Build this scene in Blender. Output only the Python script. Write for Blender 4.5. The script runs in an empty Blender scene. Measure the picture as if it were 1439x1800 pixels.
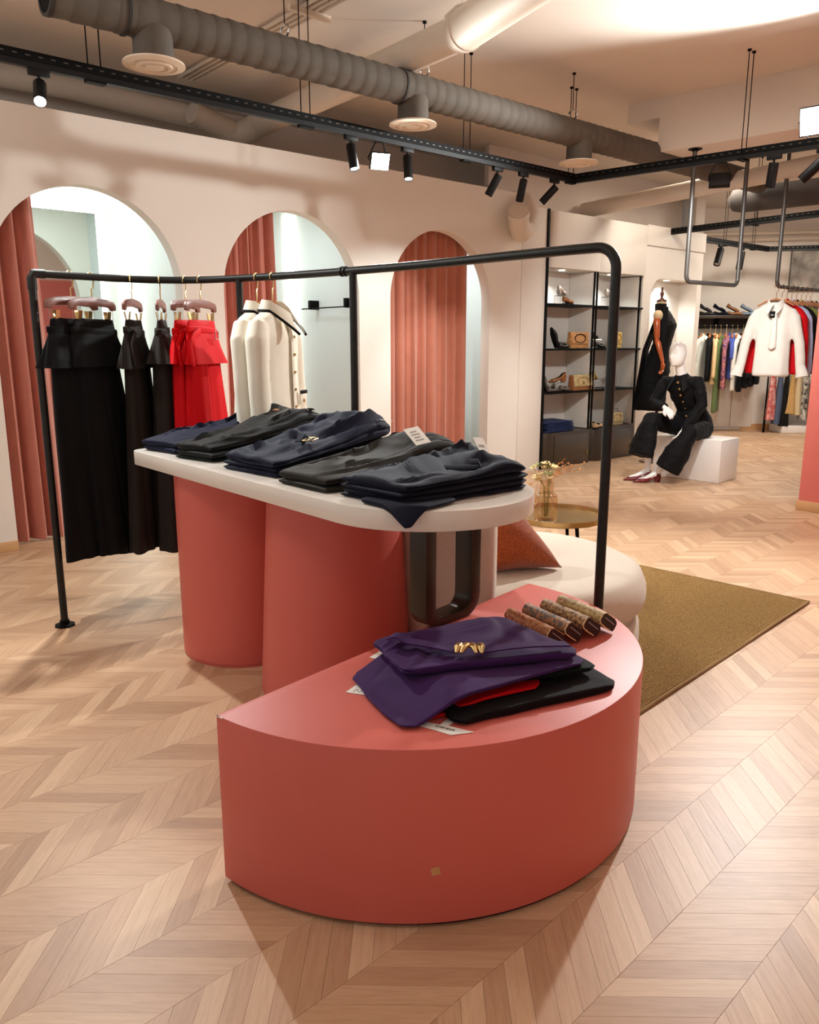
import bpy, bmesh, math, random
from math import sin, cos, pi, radians, sqrt, exp
from mathutils import Vector, Matrix, noise
random.seed(7)
SC = bpy.context.scene
COL = SC.collection

# ---------------------------------------------------------------- camera, world, exposure
CAM_H = 1.40
cam_d = bpy.data.cameras.new('camera'); cam = bpy.data.objects.new('camera', cam_d); COL.objects.link(cam)
cam.location = (0, 0, CAM_H)
cam.rotation_euler = (radians(90) - math.atan(297 / 1385.0), 0, 0)
cam_d.sensor_fit = 'VERTICAL'; cam_d.sensor_height = 24.0; cam_d.lens = 24.0 * 1385.0 / 1800.0
cam_d.clip_start = 0.02
SC.camera = cam
SC.view_settings.view_transform = 'Standard'; SC.view_settings.look = 'None'
SC.view_settings.gamma = 1.0; SC.view_settings.use_curve_mapping = False
SC.view_settings.exposure = -0.42
world = bpy.data.worlds.new('world'); SC.world = world; world.use_nodes = True
bg = world.node_tree.nodes['Background']
bg.inputs[0].default_value = (0.96, 0.99, 1.0, 1); bg.inputs[1].default_value = 0.80

# ---------------------------------------------------------------- frames of the shop
W0 = Vector((-2.792, 5.196, 0)); WD = Vector((0.7611, 0.6486, 0)); WN = Vector((-0.6486, 0.7611, 0)); UZ = Vector((0, 0, 1))
def WP(s, n, z): return W0 + WD * s + WN * n + UZ * z
WANG = math.atan2(WD.y, WD.x)
TC = Vector((0.049, 2.618, 0)); TA = Vector((-0.652, 0.758, 0)); TN = Vector((0.758, 0.652, 0))
def TP(a, n, z): return TC + TA * a + TN * n + UZ * z

# ---------------------------------------------------------------- lamps (unseen fill lamps added under the ceiling, without fixtures)
WARM = (0.99, 0.98, 0.95); NEUT = (0.96, 1.0, 0.99); COOL = (0.90, 1.0, 1.0)
def lamp(name, kind, loc, energy, color, parent=None, aim=None, size=0.1, spot=60, blend=0.4):
    d = bpy.data.lights.new(name, kind); d.energy = energy; d.color = color
    if kind == 'AREA': d.shape = 'DISK'; d.size = size
    else: d.shadow_soft_size = size
    if kind == 'SPOT': d.spot_size = radians(spot); d.spot_blend = blend
    o = bpy.data.objects.new(name, d); COL.objects.link(o); o.location = loc
    if aim is not None: o.rotation_euler = Vector(aim).to_track_quat('-Z', 'Y').to_euler()
    if parent: o.parent = parent; o.location = Vector(loc) - parent.location
    return o
# added fill lamps: behind the camera, at its sides and over the rear
lamp('fill_lamp', 'AREA', (1.7, 0.6, 3.38), 10, WARM, aim=(0, 0, -1), size=0.7)
lamp('fill_lamp', 'POINT', (-1.5, 1.0, 2.95), 22, WARM, size=0.25)
lamp('fill_lamp', 'AREA', (4.6, 5.2, 3.38), 32, (1.0, 0.90, 0.76), aim=(0, 0, -1), size=0.6)
lamp('fill_lamp', 'AREA', (3.2, 8.9, 3.30), 38, (1.0, 0.90, 0.76), aim=(0, 0, -1), size=0.6)
lamp('fill_lamp', 'AREA', (5.4, 10.8, 3.20), 95, (1.0, 0.92, 0.80), aim=(0, 0, -1), size=0.8)
lamp('fill_lamp', 'POINT', (-2.8, 2.8, 2.95), 55, WARM, size=0.2)

# ---------------------------------------------------------------- mesh builder
class MB:
    def __init__(s): s.v = []; s.f = []; s.uv = None; s.tone = None
    def add(s, vs, fs):
        k = len(s.v); s.v += [Vector(p) for p in vs]; s.f += [tuple(i + k for i in f) for f in fs]; return s
    def box(s, c, size, rz=0, rot=None):
        c = Vector(c); hx, hy, hz = size[0] / 2, size[1] / 2, size[2] / 2
        M = rot if rot is not None else Matrix.Rotation(rz, 3, 'Z')
        vs = [c + M @ Vector((x * hx, y * hy, z * hz)) for x in (-1, 1) for y in (-1, 1) for z in (-1, 1)]
        return s.add(vs, [(0, 1, 3, 2), (4, 6, 7, 5), (0, 4, 5, 1), (2, 3, 7, 6), (0, 2, 6, 4), (1, 5, 7, 3)])
    def hull8(s, b, t):   # 4 bottom pts (ccw from above), 4 top pts
        return s.add(list(b) + list(t), [(3, 2, 1, 0), (4, 5, 6, 7), (0, 1, 5, 4), (1, 2, 6, 5), (2, 3, 7, 6), (3, 0, 4, 7)])
    def extrude(s, pts, off):
        n = len(pts); off = Vector(off); pts = [Vector(p) for p in pts]
        fs = [tuple(range(n - 1, -1, -1)), tuple(range(n, 2 * n))] + [(i, (i + 1) % n, (i + 1) % n + n, i + n) for i in range(n)]
        return s.add(pts + [p + off for p in pts], fs)
    def prism(s, outline, z0, z1): return s.extrude([Vector((p[0], p[1], z0)) for p in outline], (0, 0, z1 - z0))
    def loft(s, rings, cap0=True, cap1=True, closed=False):
        n = len(rings[0]); vs = [p for r in rings for p in r]; fs = []; m = len(rings)
        for i in range(m if closed else m - 1):
            j = (i + 1) % m
            for k in range(n):
                k2 = (k + 1) % n
                fs.append((i * n + k, i * n + k2, j * n + k2, j * n + k))
        if not closed:
            if cap0: fs.append(tuple(range(n - 1, -1, -1)))
            if cap1: fs.append(tuple((m - 1) * n + k for k in range(n)))
        return s.add(vs, fs)
    def sweep(s, path, radii, seg=12, ref=(0, 0, 1), closed=False, sq=1.0, caps=True):
        path = [Vector(p) for p in path]; m = len(path); rings = []; ref = Vector(ref); prev = None
        for i, p in enumerate(path):
            a = path[(i - 1) % m] if (closed or i > 0) else p
            b = path[(i + 1) % m] if (closed or i < m - 1) else p
            t = (b - a).normalized()
            if prev is None:
                sd = t.cross(ref)
                if sd.length < 1e-3: sd = t.cross(Vector((1, 0, 0)))
            else:
                sd = prev - t * prev.dot(t)
            sd.normalize(); prev = sd; up = sd.cross(t)
            r = radii[i] if isinstance(radii, (list, tuple)) and not isinstance(radii[0], (int, float)) else (radii if isinstance(radii, (int, float)) else radii[i])
            rx, ry = (r, r) if isinstance(r, (int, float)) else r
            ring = []
            for k in range(seg):
                an = 2 * pi * k / seg; c_, s_ = cos(an), sin(an)
                if sq != 1.0: c_ = math.copysign(abs(c_) ** sq, c_); s_ = math.copysign(abs(s_) ** sq, s_)
                ring.append(p + sd * (c_ * rx) + up * (s_ * ry))
            rings.append(ring)
        return s.loft(rings, caps, caps, closed)
    def tube(s, path, r, seg=10, closed=False): return s.sweep(path, [r] * len(path), seg, closed=closed)
    def cyl(s, a, b, r, r2=None, seg=20): return s.sweep([a, b], [r, r if r2 is None else r2], seg)
    def lathe(s, prof, c=(0, 0, 0), seg=32, rot=None):
        c = Vector(c); rings = []
        for r, z in prof:
            ring = [Vector((max(r, 1e-4) * cos(2 * pi * k / seg), max(r, 1e-4) * sin(2 * pi * k / seg), z)) for k in range(seg)]
            rings.append([c + (rot @ p if rot is not None else p) for p in ring])
        return s.loft(rings)
    def ball(s, c, r, seg=14, rot=None):
        r = Vector((r, r, r)) if isinstance(r, (int, float)) else Vector(r); c = Vector(c); rings = []
        for i in range(1, seg // 2):
            th = pi * i / (seg // 2)
            ring = [Vector((r.x * sin(th) * cos(2 * pi * k / seg), r.y * sin(th) * sin(2 * pi * k / seg), -r.z * cos(th))) for k in range(seg)]
            rings.append([c + (rot @ p if rot is not None else p) for p in ring])
        return s.loft(rings)
    def grid(s, fn, nu, nv):
        vs = [Vector(fn(i / nu, j / nv)) for i in range(nu + 1) for j in range(nv + 1)]
        fs = [(i * (nv + 1) + j, (i + 1) * (nv + 1) + j, (i + 1) * (nv + 1) + j + 1, i * (nv + 1) + j + 1) for i in range(nu) for j in range(nv)]
        return s.add(vs, fs)
    def sheet(s, fn, nu, nv, th):     # grid with real thickness along its normal
        P = [[Vector(fn(i / nu, j / nv)) for j in range(nv + 1)] for i in range(nu + 1)]
        k0 = len(s.v); Q = []
        for i in range(nu + 1):
            for j in range(nv + 1):
                a = P[min(i + 1, nu)][j] - P[max(i - 1, 0)][j]; b = P[i][min(j + 1, nv)] - P[i][max(j - 1, 0)]
                n = a.cross(b); n = n.normalized() if n.length > 1e-9 else Vector((0, 0, 1)); Q.append(P[i][j] + n * th)
        vs = [p for r in P for p in r] + Q; N = (nu + 1) * (nv + 1); ix = lambda i, j: i * (nv + 1) + j; fs = []
        for i in range(nu):
            for j in range(nv):
                q = (ix(i, j), ix(i + 1, j), ix(i + 1, j + 1), ix(i, j + 1)); fs.append(q[::-1]); fs.append(tuple(x + N for x in q))
        edge = [ix(i, 0) for i in range(nu)] + [ix(nu, j) for j in range(nv)] + [ix(i, nv) for i in range(nu, 0, -1)] + [ix(0, j) for j in range(nv, 0, -1)]
        for a, b in zip(edge, edge[1:] + edge[:1]): fs.append((a, b, b + N, a + N))
        return s.add(vs, fs)
    def xf(s, M, k0=0):
        for i in range(k0, len(s.v)): s.v[i] = M @ s.v[i]
        return s
    def mesh(s, name, bevel=0, bseg=2, smooth=True, ang=40):
        me = bpy.data.meshes.new(name); me.from_pydata([tuple(p) for p in s.v], [], s.f); me.update()
        bm = bmesh.new(); bm.from_mesh(me); bmesh.ops.recalc_face_normals(bm, faces=bm.faces)
        if bevel: bmesh.ops.bevel(bm, geom=[e for e in bm.edges if len(e.link_faces) == 2 and e.calc_face_angle(0) > 0.6], offset=bevel, segments=bseg, affect='EDGES', profile=0.5)
        bm.to_mesh(me); bm.free()
        if smooth:
            me.shade_smooth(); me.set_sharp_from_angle(angle=radians(ang))
        return me

WORK = bpy.data.scenes.new('work')
def fuse(mb, name, voxel=0.01, it=4, wrinkle=None):   # one continuous surface out of overlapping closed lofts
    me = mb.mesh(name + '_raw', smooth=False); o = bpy.data.objects.new('raw', me); WORK.collection.objects.link(o)
    m = o.modifiers.new('r', 'REMESH'); m.mode = 'VOXEL'; m.voxel_size = voxel
    m = o.modifiers.new('s', 'SMOOTH'); m.iterations = it; m.factor = 0.5
    WORK.view_layers[0].update(); dg = WORK.view_layers[0].depsgraph
    out = bpy.data.meshes.new_from_object(o.evaluated_get(dg)); out.name = name
    bpy.data.objects.remove(o); bpy.data.meshes.remove(me)
    if wrinkle:
        D = [(v.co.copy(), v.normal.copy()) for v in out.vertices]
        out.vertices.foreach_set('co', [x for c, n in D for x in (c + n * wrinkle(c))]); out.update()
    out.shade_smooth(); return out

# ---------------------------------------------------------------- objects
def thing(name, label, cat, loc=(0, 0, 0), rz=0, group=None):
    o = bpy.data.objects.new(name, None); COL.objects.link(o); o.location = loc; o.rotation_euler = (0, 0, rz)
    o.empty_display_size = 0.05; o['label'] = label; o['category'] = cat
    if group: o['group'] = group
    return o
def origin(o):
    p = Vector((0, 0, 0))
    while o is not None: p += o.location; o = o.parent
    return p
def part(name, mb, m, parent, world=False, label=None, **kw):   # world=True: vertices were given in shop coordinates
    if isinstance(mb, MB):
        if world:
            q = origin(parent); mb.v = [p - q for p in mb.v]
        me = mb.mesh(name, **kw)
    else:
        me = mb
        if world: me.transform(Matrix.Translation(-origin(parent)))
    me.materials.clear(); me.materials.append(m)
    o = bpy.data.objects.new(name, me); COL.objects.link(o); o.parent = parent
    if label: o['label'] = label
    return o
def solo(name, mb, m, label, cat, loc=None, group=None, **kw):   # a thing that is one mesh
    me = mb.mesh(name, **kw) if isinstance(mb, MB) else mb
    if loc is not None: me.transform(Matrix.Translation(-Vector(loc)))
    me.materials.clear(); me.materials.append(m)
    o = bpy.data.objects.new(name, me); COL.objects.link(o)
    if loc is not None: o.location = loc
    o['label'] = label; o['category'] = cat
    if group: o['group'] = group
    return o
def struct(name, mb, m, parent=None, **kw):
    me = mb.mesh(name, **kw); me.materials.append(m); o = bpy.data.objects.new(name, me); COL.objects.link(o)
    if parent: o.parent = parent
    else: o['kind'] = 'structure'
    return o
def dup(root, loc, rz, label=None, group=None):
    r = root.copy(); COL.objects.link(r); r.location = loc; r.rotation_euler = (0, 0, rz)
    if label: r['label'] = label
    if group: r['group'] = group
    for ch in list(root.children):
        c = ch.copy(); COL.objects.link(c); c.parent = r
        for g in ch.children:
            d = g.copy(); COL.objects.link(d); d.parent = c
    return r

# ---------------------------------------------------------------- materials
def lin(c): return tuple((x / 255 / 12.92) if x / 255 <= 0.04045 else ((x / 255 + 0.055) / 1.055) ** 2.4 for x in c)
def mat(name, rgb, rough=0.5, metal=0.0, var=0.0, vs=6.0, bump=0.0, bs=60.0, sheen=0.0, coat=0.0, spec=0.5, trans=0.0, emit=0.0, ecol=None, stretch=None, rgb2=None):
    m = bpy.data.materials.new(name); m.use_nodes = True; N = m.node_tree.nodes; L = m.node_tree.links
    b = N['Principled BSDF']; c = lin(rgb)
    b.inputs['Base Color'].default_value = (*c, 1); b.inputs['Roughness'].default_value = rough; b.inputs['Metallic'].default_value = metal
    b.inputs['Specular IOR Level'].default_value = spec
    if sheen: b.inputs['Sheen Weight'].default_value = sheen; b.inputs['Sheen Roughness'].default_value = 0.5
    if coat: b.inputs['Coat Weight'].default_value = coat; b.inputs['Coat Roughness'].default_value = 0.15
    if trans: b.inputs['Transmission Weight'].default_value = trans
    if emit: b.inputs['Emission Color'].default_value = (*(ecol or c), 1); b.inputs['Emission Strength'].default_value = emit
    tc = N.new('ShaderNodeTexCoord'); mp = N.new('ShaderNodeMapping'); L.new(tc.outputs['Object'], mp.inputs[0])
    if stretch: mp.inputs['Scale'].default_value = stretch
    if var or rgb2:
        t = N.new('ShaderNodeTexNoise'); t.inputs['Scale'].default_value = vs; t.inputs['Detail'].default_value = 5; L.new(mp.outputs[0], t.inputs['Vector'])
        r = N.new('ShaderNodeValToRGB'); L.new(t.outputs['Fac'], r.inputs[0])
        c2 = lin(rgb2) if rgb2 else tuple(min(1, x * (1 + var)) for x in c)
        r.color_ramp.elements[0].position = 0.35; r.color_ramp.elements[1].position = 0.65
        r.color_ramp.elements[0].color = (*(c if rgb2 else tuple(x * (1 - var) for x in c)), 1); r.color_ramp.elements[1].color = (*c2, 1)
        L.new(r.outputs[0], b.inputs['Base Color'])
    if bump:
        t2 = N.new('ShaderNodeTexNoise'); t2.inputs['Scale'].default_value = bs; t2.inputs['Detail'].default_value = 3; L.new(mp.outputs[0], t2.inputs['Vector'])
        bp = N.new('ShaderNodeBump'); bp.inputs['Strength'].default_value = bump; bp.inputs['Distance'].default_value = 0.004
        L.new(t2.outputs['Fac'], bp.inputs['Height']); L.new(bp.outputs[0], b.inputs['Normal'])
    return m
M = {}
M['wall'] = mat('white wall paint', (232, 224, 214), 0.75, var=0.015, vs=2.0, bump=0.04, bs=90)
M['ceil'] = mat('ceiling paint', (222, 210, 198), 0.85, var=0.02, vs=1.5, bump=0.05, bs=60)
M['shadowwall'] = mat('shaded wall paint', (222, 208, 196), 0.85, var=0.03, vs=2)  # wall paint again, with the shade up there put into its colour
M['cool'] = mat('fitting room paint', (228, 234, 232), 0.7, var=0.01, vs=2)
M['pink'] = mat('pink lacquer', (206, 98, 86), 0.46, var=0.012, vs=3)
M['pinkwall'] = mat('pink wall paint', (212, 112, 102), 0.6, var=0.015, vs=3, bump=0.04, bs=80)
M['chip'] = mat('chipped edge', (240, 215, 200), 0.6)
M['top'] = mat('white lacquer top', (226, 218, 208), 0.30, var=0.01, vs=3, coat=0.2)
M['black'] = mat('matt black metal', (7, 7, 7), 0.6, spec=0.12)
M['rackm'] = mat('blackened steel tube', (42, 42, 40), 0.42, metal=0.6, var=0.12, vs=25)
M['grey'] = mat('grey steel tube', (92, 88, 84), 0.45, metal=0.6)
M['spot'] = mat('black spot housing', (14, 13, 14), 0.5, spec=0.25)
M['lens'] = mat('lamp lens', (255, 255, 250), 0.3, emit=30, ecol=(1, 0.97, 0.90))
M['flood'] = mat('flood glass', (255, 255, 250), 0.3, emit=45, ecol=(1, 0.97, 0.92))
M['led'] = mat('led strip', (250, 255, 245), 0.3, emit=5.0, ecol=(0.96, 1, 0.90))
M['down'] = mat('downlight glass', (255, 250, 240), 0.3, emit=9, ecol=(1, 0.95, 0.86))
M['duct'] = mat('grey wrapped duct', (92, 84, 75), 0.8, var=0.08, vs=9, bump=0.25, bs=25)
M['ductdark'] = mat('dark grey duct', (70, 64, 61), 0.8, var=0.06, vs=8)
M['ductseam'] = mat('dark duct band', (46, 42, 39), 0.7)
M['pipe'] = mat('cream pipe', (214, 200, 184), 0.6, var=0.02, vs=3)
M['diff'] = mat('cream diffuser', (226, 210, 190), 0.5)
M['oak'] = mat('oak baseboard', (206, 160, 112), 0.45, var=0.06, vs=8, stretch=(1, 1, 8))
M['curtain'] = mat('terracotta velvet', (192, 116, 100), 0.8, var=0.05, vs=12, sheen=0.5, bump=0.08, bs=250)
M['curtainlit'] = mat('spotlit velvet', (180, 106, 82), 0.8, var=0.04, vs=12, sheen=0.5, bump=0.08, bs=250)  # the same velvet, with the spotlight's tone put into its colour
def cloth(name, rgb, var=0.03, sheen=0.05, rough=0.74): return mat(name, rgb, rough, var=var, vs=12, sheen=sheen, bump=0.05, bs=900, spec=0.16)
M['cblack'] = cloth('black crepe', (10, 10, 13), sheen=0.03); M['cbrown'] = cloth('brown crepe', (36, 29, 25), sheen=0.03); M['cred'] = cloth('red crepe', (196, 5, 17), 0.03, 0.0)
M['navy'] = cloth('navy twill', (15, 19, 43), sheen=0.04); M['dknavy'] = cloth('dark navy twill', (11, 13, 32), sheen=0.04); M['cliq'] = cloth('charcoal twill', (20, 19, 17), sheen=0.04)
M['green'] = cloth('dark green twill', (16, 32, 27), sheen=0.03); M['olive'] = cloth('umber twill', (37, 32, 26), sheen=0.04); M['purple'] = cloth('purple crepe', (56, 22, 76), sheen=0.05)
M['maroon'] = cloth('black maroon crepe', (15, 7, 10), sheen=0.02); M['dkgreen'] = cloth('black green crepe', (6, 11, 12), sheen=0.02)
M['cwhite'] = cloth('cream crepe', (236, 229, 212), 0.02, 0.1); M['suit'] = cloth('black suiting', (11, 10, 12), sheen=0.03); M['jean'] = cloth('blue denim', (28, 40, 78), 0.15)
M['walnut'] = mat('rose brown hanger wood', (128, 84, 74), 0.35, var=0.06, vs=15); M['wood'] = mat('light hanger wood', (176, 112, 64), 0.4, var=0.08, vs=15)
M['gold'] = mat('brass', (214, 186, 130), 0.28, metal=1.0); M['silver'] = mat('steel', (200, 198, 195), 0.25, metal=1.0)
M['tag'] = mat('tag card', (236, 232, 224), 0.6); M['ink'] = mat('ink', (70, 66, 66), 0.7); M['lightink'] = mat('grey ink', (165, 160, 155), 0.7)
M['bronze'] = mat('dark bronze', (58, 47, 38), 0.32, metal=0.55, var=0.06, vs=5)
M['sofa'] = mat('oatmeal boucle', (206, 190, 172), 0.9, var=0.03, vs=80, bump=0.25, bs=350, sheen=0.3)
M['cushion'] = mat('rust chenille', (182, 86, 22), 0.95, rgb2=(136, 56, 12), vs=130, bump=0.9, bs=260, sheen=0.4)
M['brass'] = mat('aged brass tray', (176, 144, 96), 0.28, metal=0.9, var=0.05, vs=8)
M['glass'] = mat('smoked ribbed glass', (246, 234, 214), 0.05, trans=1.0, spec=0.5)
M['glass'].node_tree.nodes['Principled BSDF'].inputs['IOR'].default_value = 1.18
M['petal'] = mat('cream petal', (236, 208, 150), 0.7, var=0.1, vs=40); M['petal2'] = mat('dried orange sprig', (206, 140, 74), 0.8); M['leaf'] = mat('olive leaf', (140, 136, 70), 0.7, var=0.1, vs=40)
M['cab'] = mat('bronze lacquer cabinet', (54, 42, 31), 0.4, metal=0.0, var=0.04, vs=6); M['cabdoor'] = mat('bronze glass door', (64, 50, 37), 0.3)
M['shelfw'] = mat('shelf alcove white', (226, 218, 208), 0.7)
M['manq'] = mat('gloss white mannequin', (242, 238, 232), 0.32, coat=0.25); M['plinthw'] = mat('white plinth paint', (238, 232, 226), 0.4)
M['redshoe'] = mat('oxblood patent', (110, 14, 24), 0.12, coat=0.6); M['linen'] = mat('linen torso', (214, 190, 150), 0.8, bump=0.2, bs=300)
M['redwood'] = mat('polished red wood', (182, 84, 34), 0.22, coat=0.4, var=0.12, vs=14); M['darkwood'] = mat('dark turned wood', (86, 46, 28), 0.3, var=0.1, vs=14)
M['mirror'] = mat('mirror', (225, 235, 235), 0.03, metal=1.0)
M['blackleather'] = mat('black leather', (22, 20, 20), 0.35, var=0.1, vs=30, bump=0.1, bs=200)

# ---------------------------------------------------------------- floor: chevron oak, planks as pieces
def plank_material():
    m = bpy.data.materials.new('chevron oak plank'); m.use_nodes = True; N = m.node_tree.nodes; L = m.node_tree.links; b = N['Principled BSDF']
    at = N.new('ShaderNodeAttribute'); at.attribute_name = 'tone'
    uv = N.new('ShaderNodeUVMap'); mp = N.new('ShaderNodeMapping'); L.new(uv.outputs[0], mp.inputs[0]); mp.inputs['Scale'].default_value = (5, 60, 1)
    t = N.new('ShaderNodeTexNoise'); t.inputs['Scale'].default_value = 1.6; t.inputs['Detail'].default_value = 7; t.inputs['Roughness'].default_value = 0.62; t.inputs['Distortion'].default_value = 0.6; L.new(mp.outputs[0], t.inputs['Vector'])
    r = N.new('ShaderNodeValToRGB'); L.new(at.outputs['Fac'], r.inputs[0]); e = r.color_ramp.elements
    e[0].color = (*lin((184, 145, 112)), 1); e[1].color = (*lin((219, 185, 150)), 1); x = e.new(0.5); x.color = (*lin((204, 166, 132)), 1)
    mx = N.new('ShaderNodeMix'); mx.data_type = 'RGBA'; mx.blend_type = 'MULTIPLY'; mx.inputs[0].default_value = 0.75
    r2 = N.new('ShaderNodeValToRGB'); L.new(t.outputs['Fac'], r2.inputs[0]); r2.color_ramp.elements[0].position = 0.3; r2.color_ramp.elements[1].position = 0.62
    r2.color_ramp.elements[0].color = (0.80, 0.75, 0.70, 1); r2.color_ramp.elements[1].color = (1, 1, 1, 1)
    L.new(r.outputs[0], mx.inputs[6]); L.new(r2.outputs[0], mx.inputs[7]); L.new(mx.outputs[2], b.inputs['Base Color'])
    b.inputs['Roughness'].default_value = 0.42
    bp = N.new('ShaderNodeBump'); bp.inputs['Strength'].default_value = 0.18; bp.inputs['Distance'].default_value = 0.002; L.new(t.outputs['Fac'], bp.inputs['Height']); L.new(bp.outputs[0], b.inputs['Normal'])
    return m
M['plank'] = plank_material()
M['gap'] = mat('dark floor gap', (184, 142, 108), 0.8)
SA = radians(44.2); ST = Vector((cos(SA), sin(SA), 0)); SQ = Vector((-sin(SA), cos(SA), 0)); BW = 0.2085; PITCH = 0.0742; Q0 = 0.762
PLINTH_C = Vector((-0.012, 2.406, 0)); PLINTH_R = 0.737
def plank_geo(odd, tone, rnd):
    g = 0.0004; sg = -1 if odd else 1; a, c = g, PITCH - g; q0, q1 = g, BW - g; zt, zb = -rnd.random() * 0.0004, -0.008
    pts = [ST * a + SQ * q0, ST * c + SQ * q0, ST * (c + sg * (q1 - q0)) + SQ * q1, ST * (a + sg * (q1 - q0)) + SQ * q1]
    vs = [p + UZ * zb for p in pts] + [p + UZ * zt for p in pts]
    fs = [(4, 5, 6, 7), (0, 1, 5, 4), (1, 2, 6, 5), (2, 3, 7, 6), (3, 0, 4, 7)]
    d = (ST * sg + SQ).normalized(); w = Vector((-d.y, d.x, 0)); o = Vector((rnd.random() * 40, rnd.random() * 40))
    uvs = [(p.dot(d) + o.x, p.dot(w) + o.y) for p in vs]
    return vs, fs, uvs
def plank_mesh(name, items):
    V = []; F = []; U = []; T = []
    for off, (vs, fs, uvs), tone in items:
        k = len(V); V += [tuple(p + off) for p in vs]; U += uvs
        for f in fs: F.append(tuple(i + k for i in f)); T.append(tone)
    me = bpy.data.meshes.new(name); me.from_pydata(V, [], F)
    ul = me.uv_layers.new(name='UVMap'); ul.data.foreach_set('uv', [c for lp in me.loops for c in U[lp.vertex_index]])
    at = me.attributes.new('tone', 'FLOAT', 'FACE'); at.data.foreach_set('value', T)
    me.materials.append(M['plank']); me.update(); return me
def build_floor():
    mb = MB(); mb.box((2.5, 6.0, -0.06), (16, 19, 0.10)); fl = struct('floor', mb, M['gap'], smooth=False)
    rnd = random.Random(3); near = []; far = []
    for k in range(-8, 75):
        q = Q0 + (k) * BW; odd = (k % 2 != 0)
        for j in range(-60, 260):
            t = j * PITCH + (0.031 * k) % PITCH
            off = ST * t + SQ * q; mid = off + SQ * (BW / 2) + ST * (PITCH / 2 + (-BW / 2 if odd else BW / 2))
            if mid.y < 0.9 or mid.y > 13.2 or abs(mid.x) > 0.62 * mid.y + 0.7: continue
            if (mid - W0).dot(WN) > 0.25 and (mid - W0).dot(WD) > 4.9 and mid.y < 10.8: continue
            tone = min(1, max(0, rnd.gauss(0.5, 0.25)))
            d = (mid - PLINTH_C).length
            vis = mid.y > 1.32 and abs(mid.x) < 0.53 * (mid.y + 0.3) + 0.06 and not (d < PLINTH_R - 0.05 and (mid - PLINTH_C).dot(Vector((0.76, -0.65, 0))) > 0)
            (near if vis else far).append((mid.length, off, odd, tone))
    near.sort(key=lambda x: x[0]); far += near[300:]; near = near[:300]
    lib = {}
    for o_ in (False, True):
        lib[o_] = [plank_mesh('plank', [(Vector((0, 0, 0)), plank_geo(o_, 0, rnd), min(1, max(0, rnd.gauss(0.5, 0.26))))]) for _ in range(26)]
    for n, (d, off, odd, tone) in enumerate(near):
        o = bpy.data.objects.new('plank', rnd.choice(lib[odd])); COL.objects.link(o); o.parent = fl; o.location = off
    me = plank_mesh('distant_planks', [(off, plank_geo(odd, 0, rnd), tone) for d, off, odd, tone in far])
    o = bpy.data.objects.new('distant_planks', me); COL.objects.link(o); o.parent = fl; o['kind'] = 'stuff'
build_floor()

# ---------------------------------------------------------------- room shell
CEIL = 3.45
def wbox(mb, s0, s1, n0, n1, z0, z1):
    b = [WP(s0, n0, z0), WP(s1, n0, z0), WP(s1, n1, z0), WP(s0, n1, z0)]; t = [p + UZ * (z1 - z0) for p in b]; return mb.hull8(b, t)
mb = MB(); mb.box((2.5, 6.0, CEIL + 0.05), (16, 19, 0.1)); struct('ceiling', mb, M['ceil'], smooth=False)
ARCH = [(0.776, 0.655), (2.43, 0.655), (4.09, 0.65)]; ZS = 1.795; WTOP = 2.895; WTH = 0.12
mb = MB(); s = -2.4
for c, r in ARCH:
    wbox(mb, s, c - r, 0, WTH, 0, WTOP); s = c + r
    pts = [WP(c - r, 0, ZS)] + [WP(c - r * cos(pi * i / 40), 0, ZS + r * sin(pi * i / 40)) for i in range(1, 40)] + [WP(c + r, 0, ZS), WP(c + r, 0, WTOP), WP(c - r, 0, WTOP)]
    mb.extrude(pts, WN * WTH)
wbox(mb, s, 5.2, 0, WTH, 0, WTOP)
struct('wall_left', mb, M['wall'], smooth=True, ang=20)
mb = MB(); wbox(mb, -2.4, ARCH[0][0] - ARCH[0][1], -0.012, 0, 0, 0.07); struct('baseboard_left', mb, M['oak'], bevel=0.002)
mb = MB()
for a, b in ((1.431, 1.775), (3.085, 3.44), (4.74, 5.2)): wbox(mb, a, b, -0.012, 0, 0, 0.07)
struct('baseboard_middle', mb, M['oak'], bevel=0.002)
# fitting rooms behind the arches: rear wall, side walls, lids
mb = MB(); wbox(mb, -2.4, 5.7, 1.25, 1.37, 0, 2.70); struct('wall_rear', mb, M['cool'], smooth=False)
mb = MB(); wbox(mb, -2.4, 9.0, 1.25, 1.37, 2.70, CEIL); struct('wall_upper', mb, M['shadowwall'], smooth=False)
for i, s0 in enumerate((-0.55, 1.55, 3.20, 5.02)):
    mb = MB(); wbox(mb, s0, s0 + 0.12, WTH, 1.25, 0, 2.70); struct('wall_divider', mb, M['cool'], smooth=False)
mb = MB(); wbox(mb, -2.4, 5.2, WTH, 1.25, 2.66, 2.72); struct('ceiling_fitting_room', mb, M['cool'], smooth=False)
# panel between the arched wall and the shelves, wall with niche right of the shelves
mb = MB(); wbox(mb, 5.205, 5.585, -0.005, 0.45, 0, 2.79); struct('wall_panel', mb, M['wall'], bevel=0.003)
mb = MB(); wbox(mb, 7.42, 7.60, 0, 0.5, 0, 2.79); wbox(mb, 8.66, 8.77, 0, 0.5, 0, 2.79); wbox(mb, 7.60, 8.66, 0.25, 0.5, 0, 2.79)
pts = [WP(7.60, 0, 1.97)] + [WP(7.82 - 0.22 * cos(pi * i / 24), 0, 1.97 + 0.22 * sin(pi * i / 24)) for i in range(1, 13)] + [WP(8.66, 0, 2.19), WP(8.66, 0, 2.79), WP(7.60, 0, 2.79)]
mb.extrude(pts, WN * 0.25); struct('wall_niche', mb, M['wall'], smooth=True, ang=20)
mb = MB(); wbox(mb, 7.44, 8.78, -0.02, 0, 2.56, 2.80); struct('trim_1', mb, M['wall'], bevel=0.01, bseg=3)
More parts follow.
